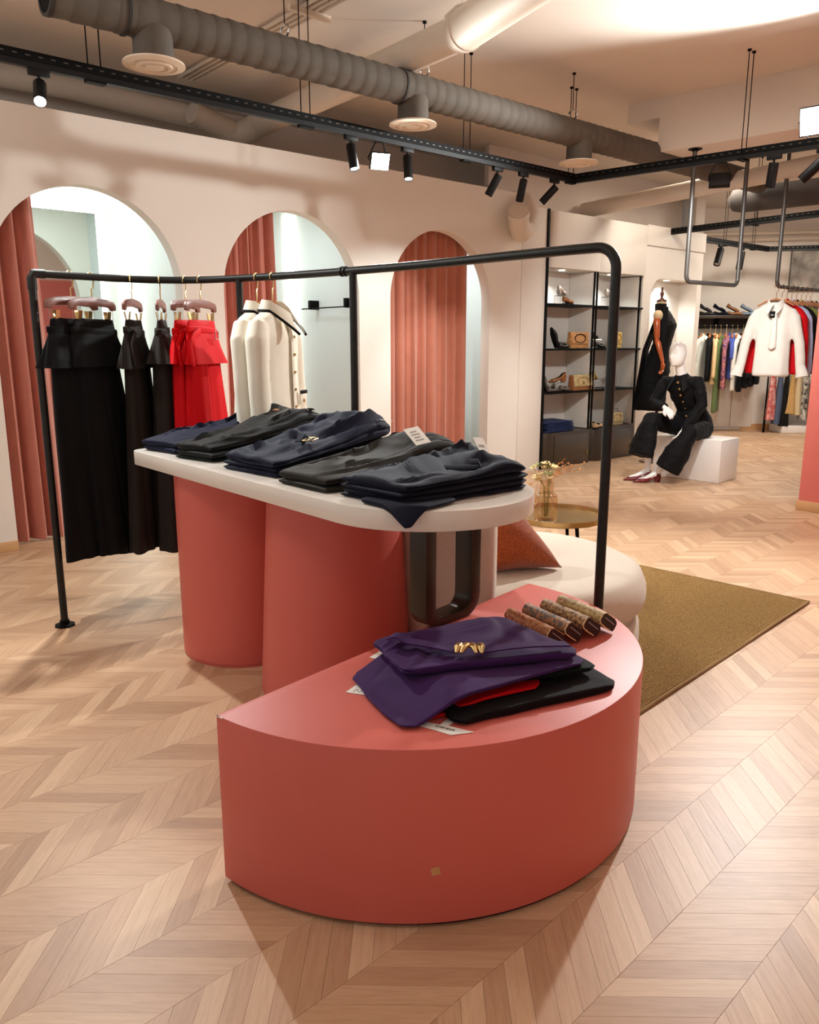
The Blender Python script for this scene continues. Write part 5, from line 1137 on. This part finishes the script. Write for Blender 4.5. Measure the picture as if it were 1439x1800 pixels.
for k in range(5):
    sh = [0, .01, -.012, .006, -.004][k]
    q = [WP(5.66 + sh, 0.0, 0), WP(6.22 + sh - .02 * (k > 2), 0.0, 0), WP(6.20 + sh, 0.30, 0), WP(5.66 + sh, 0.30, 0)]
    z0 = ZC + 0.001 + 0.024 * k; t = thing('folded_jeans', ['blue jeans at the bottom of the pile on the left low cabinet', 'blue jeans second from the bottom on the left low cabinet', 'blue jeans in the middle of the pile on the left low cabinet', 'blue jeans second from the top on the left low cabinet', 'blue jeans on top of the pile on the left low cabinet'][k], 'jeans', ((q[0] + q[2]) / 2 + UZ * z0))
    mb, top = slab([(p.x, p.y) for p in q], (z0, z0), (0.022, 0.024 if k < 4 else 0.03), 400 + k, 0.001 if k < 4 else 0.006, nu=16, ns=32, layers=2 if k % 2 else 1); part('folded_cloth', mb, M['jean'], t, True, ang=75)
shelf_shoe('beige suede slipper, front one on the right low cabinet', 6.68, 0.02, ZC, al + 0.25, M['beige'], L=0.25, heel=0.0, w=0.048)
shelf_shoe('beige suede slipper, rear one on the right low cabinet', 6.74, 0.14, ZC, al + 0.35, M['beige'], L=0.25, heel=0.0, w=0.048)

# ---------------------------------------------------------------- white box with the seated mannequin
BC = Vector((3.145, 7.911, 0)); ba = Vector((-0.70, 0.714, 0)); bb = Vector((0.714, 0.70, 0)); BH = 0.436
mb = MB(); p = [BC, BC + bb * 0.42, BC + bb * 0.42 + ba * 0.74, BC + ba * 0.74]; mb.hull8([q + UZ * 0.001 for q in p], [q + UZ * BH for q in p])
solo('white_box', mb, M['plinthw'], 'white box seat under the seated mannequin', 'box', loc=(BC + bb * 0.21 + ba * 0.37), bevel=0.006)
F_ = Vector((-0.70, -0.714, 0)); R_ = Vector((-0.714, 0.70, 0))
def V3(*a): return Vector(a)
mq = thing('seated_mannequin', 'glossy white faceless mannequin in a black suit sitting on the white box', 'mannequin', (2.98, 8.30, BH))
def hand(mb, wrist, d, nrm, side, curl=0.6, sc=1.0):
    d = Vector(d).normalized(); nrm = Vector(nrm); nrm = (nrm - d * nrm.dot(d)).normalized(); lat = d.cross(nrm) * side
    mb.sweep([wrist - d * 0.04, wrist, wrist + d * 0.035 * sc, wrist + d * 0.085 * sc], [(0.023, 0.019), (0.024, 0.017), (0.038 * sc, 0.016), (0.038 * sc, 0.013)], 14, ref=tuple(nrm))
    for k, (off, L_) in enumerate(((-0.028, 0.070), (-0.009, 0.080), (0.010, 0.074), (0.028, 0.058))):
        b = wrist + d * 0.080 * sc + lat * off * sc; P = [b - d * 0.02]; a = 0.15; dd = d
        P.append(b)
        for seg in (0.45, 0.32, 0.23):
            a += curl * (0.55 + 0.08 * k); v = d * cos(a) + nrm * sin(a) + lat * off * 1.2; P.append(P[-1] + v.normalized() * L_ * seg * sc)
        mb.sweep(P, [0.0095 * sc, 0.0092 * sc, 0.0086 * sc, 0.0078 * sc, 0.006 * sc], 10)
    b = wrist + d * 0.022 * sc - lat * 0.030 * sc
    mb.sweep([b + lat * 0.012, b + d * 0.012 - lat * 0.012, b + d * 0.040 - lat * 0.022 + nrm * 0.010, b + d * 0.064 - lat * 0.016 + nrm * 0.022], [0.013 * sc, 0.0115 * sc, 0.0098 * sc, 0.007 * sc], 10)
HC = V3(2.725, 8.17, 1.292); HF = Vector((-0.86, -0.51, -0.06)).normalized(); HR = HF.cross(UZ).normalized(); HU = HR.cross(HF)
mb = MB(); rings = []
for i in range(0, 25):
    f = i / 24; th = pi * (0.03 + 0.94 * f); z = -cos(th) * 0.122
    if f < 0.5: hw = 0.036 + 0.042 * sin(pi * f); fd = 0.058 + 0.036 * sin(pi * f); bd = 0.030 + 0.072 * (f * 2) ** 1.2
    else: g = sin(th); hw = 0.078 * g ** 0.55; fd = 0.094 * g ** 0.6; bd = 0.102 * g ** 0.6
    e = min(1, sin(th) / 0.22) ** 0.6 if f < 0.5 else 1
    ring = []
    for k in range(40):
        a = 2 * pi * k / 40; x, y = cos(a), sin(a)   # y>0 front
        dep = fd if y > 0 else bd; q = HC + HR * (x * hw * e) + HF * (y * dep * e) + HU * z
        if y > 0:
            zz = z / 0.122
            nose = exp(-((zz + 0.22) / 0.20) ** 2) * exp(-(x / 0.17) ** 2) * 0.017 + exp(-((zz - 0.02) / 0.22) ** 2) * exp(-(x / 0.10) ** 2) * 0.006
            eye = exp(-((zz - 0.02) / 0.12) ** 2) * (exp(-((x - 0.40) / 0.17) ** 2) + exp(-((x + 0.40) / 0.17) ** 2)) * 0.009
            lip = exp(-((zz + 0.56) / 0.055) ** 2) * exp(-(x / 0.30) ** 2) * 0.006; chin = exp(-((zz + 0.88) / 0.1) ** 2) * exp(-(x / 0.35) ** 2) * 0.006
            q += HF * (nose - eye + lip + chin)
        ring.append(q)
    rings.append(ring)
mb.loft(rings)
NB = V3(2.80, 8.215, 1.055)
mb.sweep([NB - UZ * .05, NB, NB.lerp(HC, 0.35), HC - HU * 0.05 - HF * 0.02, HC - HF * 0.02], [(0.075, 0.055), (0.056, 0.052), (0.048, 0.050), (0.046, 0.050), (0.03, 0.03)], 20, ref=tuple(F_))
SPN = [V3(2.985, 8.30, 0.50), V3(2.975, 8.295, 0.60), V3(2.935, 8.275, 0.75), V3(2.875, 8.25, 0.88), V3(2.82, 8.22, 0.99), V3(2.80, 8.21, 1.055)]
mb.sweep(SPN, [(0.15, 0.11), (0.15, 0.11), (0.115, 0.085), (0.135, 0.095), (0.14, 0.075), (0.06, 0.05)], 24, ref=tuple(F_))
SRt, ERt, WRt = V3(2.672, 8.335, 1.00), V3(2.555, 8.30, 0.79), V3(2.60, 8.07, 0.755)
SLt, ELt, WLt = V3(2.93, 8.085, 1.01), V3(2.965, 8.03, 0.79), V3(2.765, 7.965, 0.535)
for a, b, c in ((SRt, ERt, WRt), (SLt, ELt, WLt)): mb.sweep([SPN[4], a, a.lerp(b, .5), b, b.lerp(c, .5), c], [0.05, 0.045, 0.040, 0.035, 0.032, 0.024], 14)
hand(mb, WRt, (0.30, -0.60, -0.40), (0.45, -0.1, -0.8), 1, 0.55)
hand(mb, WLt, (-0.55, -0.12, -0.8), (-0.5, 0.6, 0.1), -1, 0.35)
HRt, KRt, ARt = V3(2.92, 8.36, 0.535), V3(2.475, 8.13, 0.61), V3(2.475, 8.115, 0.10)
HLt, KLt, ALt = V3(3.05, 8.20, 0.535), V3(2.815, 7.93, 0.50), V3(2.545, 8.00, 0.095)
for h, k, a in ((HRt, KRt, ARt), (HLt, KLt, ALt)): mb.sweep([SPN[0], h, h.lerp(k, .5), k, k.lerp(a, .3), k.lerp(a, .7), a], [0.09, 0.085, 0.072, 0.055, 0.052, 0.036, 0.030], 16)
TRt, TLt = V3(2.24, 8.10, 0.035), V3(2.32, 7.985, 0.035)
for a, b in ((ARt, TRt), (ALt, TLt)): d = (b - a); d.z = 0; d.normalize(); mb.sweep([a - d * .02 + UZ * -.005, a + d * 0.04 - UZ * 0.018, a + d * .12 - UZ * .05, a + d * .19 - UZ * .062], [(0.03, 0.034), (0.034, 0.032), (0.036, 0.018), (0.02, 0.010)], 14)
part('body', fuse(mb, 'body', 0.0055, 2), M['manq'], mq, True)
wr_ = lambda f, a, s=(1, 1, 1): (lambda c: a * noise.noise(Vector((c.x * f * s[0], c.y * f * s[1], c.z * f * s[2]))) + a * 0.5 * noise.noise(Vector(c) * f * 2.3))
mb = MB()
mb.sweep([SPN[0] - UZ * 0.015] + SPN[1:] + [V3(2.795, 8.21, 1.085)], [(0.205, 0.150), (0.195, 0.145), (0.150, 0.118), (0.168, 0.128), (0.175, 0.098), (0.088, 0.066), (0.066, 0.058)], 30, ref=tuple(F_))
for a, b, c in ((SRt, ERt, WRt), (SLt, ELt, WLt)): mb.sweep([SPN[4], a, a.lerp(b, .5), b, b.lerp(c, .5), b.lerp(c, 0.95)], [0.075, 0.070, 0.062, 0.056, 0.052, 0.043], 16)
part('suit_jacket', fuse(mb, 'suit_jacket', 0.009, 3, wr_(16, 0.008)), M['suit'], mq, True)
mb = MB()
HEMR, HEML = V3(2.375, 8.05, 0.27), V3(2.625, 7.95, 0.135)
for h, k, e, w2, d2_ in ((HRt, KRt, HEMR, 0.140, 0.09), (HLt, KLt, HEML, 0.135, 0.13)):
    mb.sweep([SPN[0], h, h.lerp(k, .5), k + UZ * 0.012, k.lerp(e, .15), k.lerp(e, .55), e, e + (e - k).normalized() * 0.004], [0.12, 0.115, 0.098, 0.088, (0.094, 0.090), (w2 * .95, d2_), (w2, d2_), (w2 * .96, d2_ * .9)], 22, ref=(R_.x, R_.y, 0.0))
part('wide_trousers', fuse(mb, 'wide_trousers', 0.009, 3, wr_(14, 0.007)), M['suit'], mq, True)
tR = V3(2.80, 8.215, 1.07)
for sg in (-1, 1):
    def fn(u, v):
        a = u * 2.6; r = 0.070 + 0.030 * v; base = tR + R_ * (sg * r * sin(a)) - F_ * (r * 0.85 * cos(a)) + F_ * 0.012
        tip = max(0, u - .55) / .45; return base + UZ * (0.035 * (1 - v) - 0.035 * v - 0.05 * u - tip * 0.055 * (0.3 + v)) + F_ * (tip * 0.045 * (0.5 + v)) + R_ * sg * tip * v * 0.035
    mb = MB(); mb.sheet(fn, 18, 6, 0.005); part('jacket_collar', mb, M['suit'], mq, True, ang=70)
FR = F_.to_track_quat('Z', 'Y').to_matrix()
for i, (p, ry) in enumerate(((V3(2.812, 8.217, 1.005), 0.105), (V3(2.845, 8.232, 0.94), 0.120), (V3(2.875, 8.25, 0.875), 0.136), (V3(2.905, 8.262, 0.81), 0.131), (V3(2.935, 8.275, 0.745), 0.126), (V3(2.962, 8.29, 0.66), 0.140))):
    mb = MB(); mb.lathe([(0.0, 0.007), (0.010, 0.005), (0.013, 0.0), (0.010, -0.006)], p + F_ * ry, 14, rot=FR); part('gold_button', mb, M['gold'], mq, True)
for nm, heelp, toe in (('right', ARt, TRt), ('left', ALt, TLt)):
    d = toe - heelp; d.z = 0; d.normalize(); ang = math.atan2(d.y, d.x); st = V3(heelp.x, heelp.y, 0) - d * 0.035
    M4 = Matrix.Translation(st - origin(mq)) @ Rz(ang); hl = bpy.data.objects.new('shoe', None); COL.objects.link(hl); hl.parent = mq; hl.empty_display_size = 0.03; hl['label'] = 'oxblood patent pump on the %s foot' % nm
    k0 = set(COL.objects); shoe_parts(hl, M4, M['redshoe'], L=0.285, heel=0.052, w=0.045)

# ---------------------------------------------------------------- tailor dummy with wooden arm
DM = V3(2.94, 9.42, 0); DF = Vector((0.88, -0.47, 0)).normalized(); DRv = DF.cross(UZ)
t = thing('tailor_dummy', 'tailor dummy with polished wooden arm in a long black outfit before the niche', 'mannequin', DM)
mb = MB(); mb.lathe([(0, 0.0), (0.17, 0.0), (0.17, 0.012), (0.03, 0.03), (0.018, 0.05), (0.018, 0.9), (0, 0.9)], DM, 32); part('stand', mb, M['darkwood'], t, True)
ND = DM - DF * 0.025
mb = MB(); mb.sweep([ND + UZ * z for z in (1.70, 1.78, 1.83, 1.865, 1.868)], [(0.09, 0.075), (0.06, 0.058), (0.052, 0.052), (0.058, 0.056), (0.05, 0.05)], 24, ref=tuple(DF)); sh = DM + DRv * 0.175 - DF * 0.02 + UZ * 1.705
mb.ball(sh, (0.055, 0.05, 0.065), 16); part('linen_form', mb, M['linen'], t, True)
mb = MB(); mb.lathe([(0, 1.868), (0.056, 1.868), (0.054, 1.885), (0.03, 1.895), (0.014, 1.91), (0.013, 1.925), (0.022, 1.945), (0.022, 1.965), (0.010, 1.985), (0.012, 2.0), (0.014, 2.015), (0.008, 2.03), (0, 2.032)], ND, 24); part('neck_finial', mb, M['darkwood'], t, True)
mb = MB(); mb.sweep([DM + DF * o + UZ * z for z, o in ((1.05, 0.0), (1.2, .0), (1.36, 0.005), (1.5, 0.02), (1.60, 0.035), (1.70, 0.005), (1.765, -0.02), (1.80, -0.028), (1.845, -0.028))], [(0.17, 0.12), (0.165, 0.115), (0.128, 0.10), (0.15, 0.115), (0.165, 0.130), (0.160, 0.095), (0.09, 0.07), (0.068, 0.064), (0.072, 0.068)], 30, ref=tuple(DF)); part('black_bodice', fuse(mb, 'black_bodice', 0.009, 3, wr_(16, 0.005)), M['cliq'], t, True)
mb = MB(); mb.sweep([DM + DF * o + UZ * z for z, o in ((0.62, -0.09), (0.63, -0.09), (0.9, -0.06), (1.2, -0.02), (1.38, 0.0), (1.39, 0))], [(0.20, 0.17), (0.21, 0.18), (0.19, 0.16), (0.17, 0.13), (0.12, 0.09), (0.1, 0.08)], 30, ref=tuple(DF)); part('long_skirt', fuse(mb, 'long_skirt', 0.010, 3, wr_(10, 0.012, (1, 1, 0.2))), M['suit'], t, True)
def cape(u, v):
    z = 1.80 - 1.18 * u; p = DM + DRv * (0.10 + 0.04 * u - 0.30 * v * (1 - .3 * u)) - DF * (0.04 + 0.10 * min(1, u * 2.5) + 0.09 * u + 0.03 * sin(v * 9 + u * 2) * u) ; return p + UZ * (z - 0.05 * (v - .4) ** 2 * (1 - u))
mb = MB(); mb.sheet(cape, 30, 16, 0.008); part('black_scarf', mb, M['suit'], t, True, ang=70)
def cape2(u, v):
    z = 1.80 - 0.98 * u; p = DM + DRv * (0.145 + 0.035 * min(1, u * 3) - 0.01 * sin(v * 7)) + DF * (-0.05 + 0.13 * v); return p + UZ * (z + 0.03 * (1 - v) * (1 - u))
mb = MB(); mb.sheet(cape2, 24, 10, 0.008); part('black_scarf', mb, M['suit'], t, True, ang=70)
a0 = sh + DRv * 0.055 - UZ * 0.03; el = a0 + V3(0.01, -0.015, -0.225); wr = el + V3(0.065, -0.05, -0.255)
mb = MB(); mb.sweep([a0, a0 - UZ * 0.02, a0.lerp(el, .5), el + UZ * .02, el], [0.030, 0.038, 0.036, 0.032, 0.028], 16); part('upper_arm', mb, M['redwood'], t, True)
mb = MB(); mb.ball(el - UZ * 0.012, 0.027, 14); part('elbow_joint', mb, M['redwood'], t, True)
mb = MB(); mb.sweep([el - UZ * 0.02, el.lerp(wr, .2), el.lerp(wr, .6), wr], [0.026, 0.033, 0.027, 0.019], 16); part('forearm', mb, M['redwood'], t, True)
mb = MB(); hand(mb, wr - UZ * 0.01, (0.05, -0.08, -1), (-0.9, -0.2, -0.1), 1, 0.45, 0.95); part('wooden_hand', fuse(mb, 'wooden_hand', 0.005, 2), M['redwood'], t, True)

# ---------------------------------------------------------------- hanging U frames
def uframe(label, a, b, ztop_a, ztop_b, z=1.93):
    a = V3(*a, 0); b = V3(*b, 0); t = thing('clothes_rail', label, 'clothes rail', (a + b) / 2 + UZ * z); d = (b - a).normalized(); r = 0.06
    pts = [a + UZ * ztop_a] + [a + UZ * (z + r)] + [a + d * (r - r * cos(pi / 2 * i / 6)) + UZ * (z + r - r * sin(pi / 2 * i / 6)) for i in range(1, 7)] + [b - d * (r - r * sin(pi / 2 * i / 6)) + UZ * (z + r - r * cos(pi / 2 * i / 6)) for i in range(0, 7)] + [b + UZ * ztop_b]
    mb = MB(); mb.tube(pts, 0.019, 14); part('bent_tube', mb, M['grey'], t, True, ang=70)
    for p, zt in ((a, ztop_a), (b, ztop_b)): mb = MB(); mb.lathe([(0.019, -0.02), (0.028, -0.02), (0.028, -0.008), (0.058, -0.006), (0.058, 0), (0, 0)], p + UZ * zt, 20); part('ceiling_flange', mb, M['black'], t, True)
    return t
uframe('empty grey U-shaped rail hanging from the beam, left one', (2.437, 7.223), (3.089, 7.716), 3.02, CEIL)
uframe('grey U-shaped rail hanging from the ceiling that carries the white blouse', (3.50, 7.80), (4.25, 8.44), CEIL, CEIL)

# ---------------------------------------------------------------- clothes on the rails at the rear
def hook_only(t, drop=0.12):
    mb = MB(); mb.tube(hook_pts(drop=drop), 0.003, 6); return part('hook', mb, M['gold'], t)
GM = {}
def rear_top(label, loc, ang, m, kind, hl, group=None, extra=None, cat='blouse'):
    """a hanger and a garment below it"""
    h = thing('clothes_hanger', 'hanger of the ' + label.replace(',', ''), 'hanger', loc, ang, group='hangers on the rear rails'); hook_only(h)
    mb = MB(); mb.sweep([(-0.16, 0, -0.18), (-0.09, 0, -0.14), (0, 0, -0.118), (0.09, 0, -0.14), (0.16, 0, -0.18)], [(0.008, 0.014), (0.010, 0.018), (0.011, 0.02), (0.010, 0.018), (0.008, 0.014)], 10, ref=(0, 1, 0)); part('wooden_bar', mb, M['wood'], h)
    key = tuple(sorted(kind.items()))
    if key not in GM: GM[key] = top_mesh('garment_body', voxel=0.016, **kind)
    t = thing({'shirt': 'shirt', 'dress': 'dress', 'jacket': 'jacket'}.get(cat, 'blouse'), label, cat, Vector(loc) - UZ * 0.15, ang, group)
    me = GM[key].copy(); part('garment_body', me, m, t); collar(t, m, 0.06, 0.07)
    if extra: extra(t)
    return t
mats = cloth
C_ = dict(sage=mats('sage white crepe', (214, 214, 200)), black=M['suit'], peach=mats('peach satin', (226, 190, 142), 0.05, 0, 0.4), olive=mats('olive cotton', (92, 106, 62)), blue=mats('violet blue linen', (70, 86, 160)), white=mats('white cotton', (226, 222, 212)), char=M['cliq'], pale=mats('pale blue stripe', (176, 186, 216)), lime=mats('olive lime crepe', (126, 132, 58)), red=M['cred'], mar=mats('maroon knit', (96, 34, 40)))
C_['floral'] = mat('violet floral print', (40, 40, 104), 0.8, rgb2=(214, 130, 110), vs=22); C_['bw'] = mat('black white print', (24, 24, 26), 0.8, rgb2=(220, 214, 204), vs=18); C_['redfloral'] = mat('red floral print', (196, 34, 46), 0.8, rgb2=(232, 180, 170), vs=16)
K = dict(sh=0.19, waist=0.18, hem=0.21, dep=0.040, sl=0.56, sr=0.042)
back = [(4.545, 'sage', dict(length=0.72), 'jacket', 'sage white blazer at the left end of the rear rail'), (4.63, 'black', dict(length=0.70), 'jacket', 'narrow black jacket right of the sage white blazer'), (4.71, 'peach', dict(length=0.74), 'blouse', 'peach satin blouse on the rear rail'), (4.79, 'olive', dict(length=1.18, hem=0.25), 'dress', 'long olive green dress on the rear rail'),
        (4.88, 'floral', dict(length=0.82), 'blouse', 'violet floral print blouse on the rear rail'), (4.97, 'blue', dict(length=0.66, sl=0.28), 'shirt', 'violet blue short-sleeved shirt on the rear rail'), (5.05, 'white', dict(length=0.84), 'shirt', 'white long-sleeved shirt right of the violet blue one'), (5.14, 'black', dict(length=0.86), 'jacket', 'black jacket right of the white shirt, rear rail'),
        (5.23, 'char', dict(length=0.80), 'jacket', 'charcoal jacket, second of the dark ones on the rear rail'), (5.32, 'black', dict(length=0.78), 'jacket', 'black jacket, third of the dark ones on the rear rail'), (5.41, 'char', dict(length=0.74), 'jacket', 'charcoal jacket nearest the right end of the rear rail')]
RR = 1.66
t = thing('wall_rail', 'dark shelf board with clothes rail on the back wall', 'shelf', (4.9, 12.7, 1.75))
mb = MB(); mb.box((4.75, 12.74, 1.795), (1.75, 0.5, 0.045)); part('shelf_board', mb, M['cab'], t, True, bevel=0.004)
mb = MB(); mb.box((4.75, 12.97, 1.70), (1.75, 0.03, 0.15)); part('back_board', mb, M['cab'], t, True)
mb = MB(); mb.tube([(3.93, 12.55, RR), (5.60, 12.55, RR)], 0.016, 10); part('rail', mb, M['black'], t, True)
for x in (4.0, 4.8, 5.55): mb = MB(); mb.box((x, 12.66, 1.72), (0.02, 0.24, 0.13)); part('bracket', mb, M['black'], t, True)
for i, (x, m, kw, cat, lb) in enumerate(back):
    rear_top(lb, (x + 0.04, 12.55, RR), radians((35 if i == 0 else 62) + 5 * (i % 3)), C_[m], {**K, **kw, 'seed': i % 3}, 'clothes hanger with wooden bar and brass hook on a rear rail', cat=cat)
# shoes on that shelf
SZ = 1.819
for k, (x, mn, nm) in enumerate(((4.33, 'green', 'dark green'), (4.62, 'blackleather', 'black'), (4.84, 'dknavy', 'navy black'), (5.05, 'tan', 'brown'), (5.27, 'jean', 'pale blue'))):
    m = M[mn] if mn != 'jean' else mat('pale blue suede', (132, 152, 172), 0.8)
    for j, (dy, tl) in enumerate(((0.02, 28), (-0.14, 0))):
        t = thing('shoe', '%s shoe %s on the shelf above the rear rail' % (nm, 'tilted on its heel' if j == 0 else 'lying flat in front'), 'shoe', (x, 12.72 + dy, SZ + 0.001))
        L = 0.25; shoe_parts(t, Matrix.Translation((0, 0, 0.005 + (0.03 if j == 0 else 0))) @ Rz(radians(-18)) @ Matrix.Rotation(radians(tl), 4, 'Y') @ Matrix.Translation((-L / 2, 0, 0.05 if j == 0 else 0)), m, L=L, heel=0.0, w=0.046)
    wire_stand('low wire shoe stand under the %s shoes on the rear shelf' % nm, (x, 12.78, SZ), 0, 0.10, 0.12, 0.03)
# clothes on the front hanging rail
FA = V3(3.50, 7.80, 0); FD = V3(0.75, 0.64, 0).normalized()
def blouse_extra(t):
    mb = MB(); mb.sweep([(0.0, -0.055, -0.05), (0.015, -0.085, -0.12), (0.02, -0.088, -0.30), (0.015, -0.092, -0.42), (0.012, -0.092, -0.44)], [(0.016, 0.006), (0.020, 0.006), (0.024, 0.006), (0.034, 0.006), (0.004, 0.004)], 12, ref=(0, 1, 0)); part('neck_tie', mb, C_['white'], t)
    for sx in (-1, 1): mb = MB(); a = V3(sx * 0.268, -0.025, -0.585); mb.sweep([a, a + V3(sx * 0.012, -0.005, -0.03), a + V3(sx * 0.030, -0.01, -0.11)], [(0.038, 0.03), (0.044, 0.034), (0.060, 0.042)], 16, ref=(0, 1, 0)); part('wide_cuff', mb, C_['white'], t, bevel=0)
    mb = MB(); mb.box((-0.005, -0.094, -0.115), (0.048, 0.002, 0.062)); o = part('black_tag', mb, M['black'], t, label='black swing tag'); mb = MB(); mb.box((-0.005, -0.0955, -0.118), (0.026, 0.0008, 0.010)); part('tag_print', mb, M['lightink'], o)
    mb = MB(); mb.tube([(-0.005, -0.092, -0.085), (0.0, -0.07, -0.02)], 0.0015, 6); part('tag_string', mb, M['ink'], t)
kb = dict(sh=0.172, waist=0.155, hem=0.168, dep=0.06, length=0.70, sl=0.60, sr=0.052, seed=6, arm_out=0.085, arm_fwd=-0.02, neck=0.065)
rear_top('white tie-neck blouse with black tag, foremost on the hanging rail', FA + FD * 0.015 + UZ * 1.93, radians(-34), C_['white'], kb, 'clothes hanger with wooden bar and brass hook on a rear rail', extra=blouse_extra, cat='blouse')
kf = dict(sh=0.20, waist=0.195, hem=0.21, dep=0.044, length=0.68, sl=0.60, sr=0.046, seed=2, arm_out=0.03)
for i, (m, lb, cat) in enumerate((('red', 'bright red blouse right behind the white tie-neck blouse', 'blouse'), ('pale', 'pale blue striped shirt behind the red blouse', 'shirt'), ('black', 'black jacket behind the pale blue shirt on the hanging rail', 'jacket'), ('lime', 'olive lime blouse behind the black jacket on the hanging rail', 'blouse'), ('bw', 'black and white print blouse on the hanging rail', 'blouse'), ('mar', 'maroon blouse near the far end of the hanging rail', 'blouse'), ('char', 'charcoal jacket last on the hanging rail', 'jacket'))):
    rear_top(lb, FA + FD * (0.13 + 0.105 * i) + UZ * 1.93, radians(-42), C_[m], kf, 'clothes hanger with wooden bar and brass hook on a rear rail', cat=cat)
# low rack with skirts and trousers in front of the back wall
t = thing('low_rack', 'low black rack of skirts and trousers before the back wall', 'rack', (6.2, 12.6, 0))
mb = MB(); mb.tube([(5.66, 12.6, 0.002), (5.66, 12.6, 1.02), (6.9, 12.6, 1.02), (6.9, 12.6, 0.002)], 0.017, 10); part('rack_tube', mb, M['black'], t, True)
mb = MB(); mb.box((6.45, 12.72, 0.06), (1.1, 0.45, 0.115)); solo('low_platform', mb, M['plinthw'], 'low white platform under the skirts before the back wall', 'platform', loc=(6.45, 12.72, 0.06), bevel=0.004)
def hung_skirt(label, x, m, w0, w1, L, ang, cat):
    mb = MB(); rings = []
    for q in (0, .05, .3, .7, 1.0):
        r = []
        for k in range(28):
            a = 2 * pi * k / 28; f = 1 + 0.18 * q * sin(4 * a + x * 9); r.append(Vector((cos(a) * (w0 + (w1 - w0) * q) * f, sin(a) * (0.03 + 0.05 * q) * f, -0.03 - L * q)))
        rings.append(r)
    mb.loft(rings); t = thing('hanging_skirt' if cat == 'skirt' else 'hanging_trousers', label, cat, (x, 12.6, 1.02), radians(ang)); part('cloth', mb, m, t, ang=80)
    mb = MB(); mb.tube([(0, 0, -0.03), (0, 0, 0.0), (0.0, 0.018, 0.016), (0, 0.034, 0.0)], 0.003, 6); part('hook', mb, M['silver'], t)
    mb = MB(); mb.box((0, 0, -0.028), (w0 * 1.9, 0.05, 0.03)); part('waistband', mb, m, t, bevel=0.003)
for x, m, w0, w1, L, ang, cat, lb in ((5.74, C_['redfloral'], 0.10, 0.13, 0.78, 50, 'skirt', 'red floral print skirt at the left end of the low rack'), (5.86, mats('grey blue denim', (84, 98, 124)), 0.12, 0.13, 0.85, 65, 'trousers', 'grey blue trousers next to the red floral skirt'), (5.96, M['cliq'], 0.12, 0.14, 0.88, 60, 'trousers', 'charcoal trousers on the low rack'), (6.06, mats('camel wool', (190, 152, 96)), 0.10, 0.17, 0.68, 55, 'skirt', 'camel skirt on the low rack'), (6.16, mats('sand wool', (206, 186, 148)), 0.10, 0.17, 0.70, 55, 'skirt', 'sand coloured skirt on the low rack'), (6.27, C_['bw'], 0.10, 0.15, 0.78, 60, 'skirt', 'dark patterned skirt on the low rack'), (6.38, mats('tobacco wool', (140, 104, 66)), 0.10, 0.15, 0.78, 60, 'skirt', 'tobacco brown skirt on the low rack')):
    hung_skirt(lb, x, m, w0, w1, L, ang, cat)
# picture high on the back wall
t = thing('wall_picture', 'grey and white picture panel high on the back wall at right', 'picture', (6.35, 12.98, 2.5))
mb = MB(); mb.box((6.40, 12.985, 2.52), (0.78, 0.02, 0.62)); part('picture_panel', mb, mat('grey picture print', (116, 112, 106), 0.6, rgb2=(206, 200, 190), vs=4), t, True)
mb = MB(); mb.tube([(6.01, 12.965, 2.21), (6.79, 12.965, 2.21), (6.79, 12.965, 2.83), (6.01, 12.965, 2.83)], 0.012, 8, closed=True); part('picture_frame', mb, M['grey'], t, True)

bpy.data.scenes.remove(WORK)
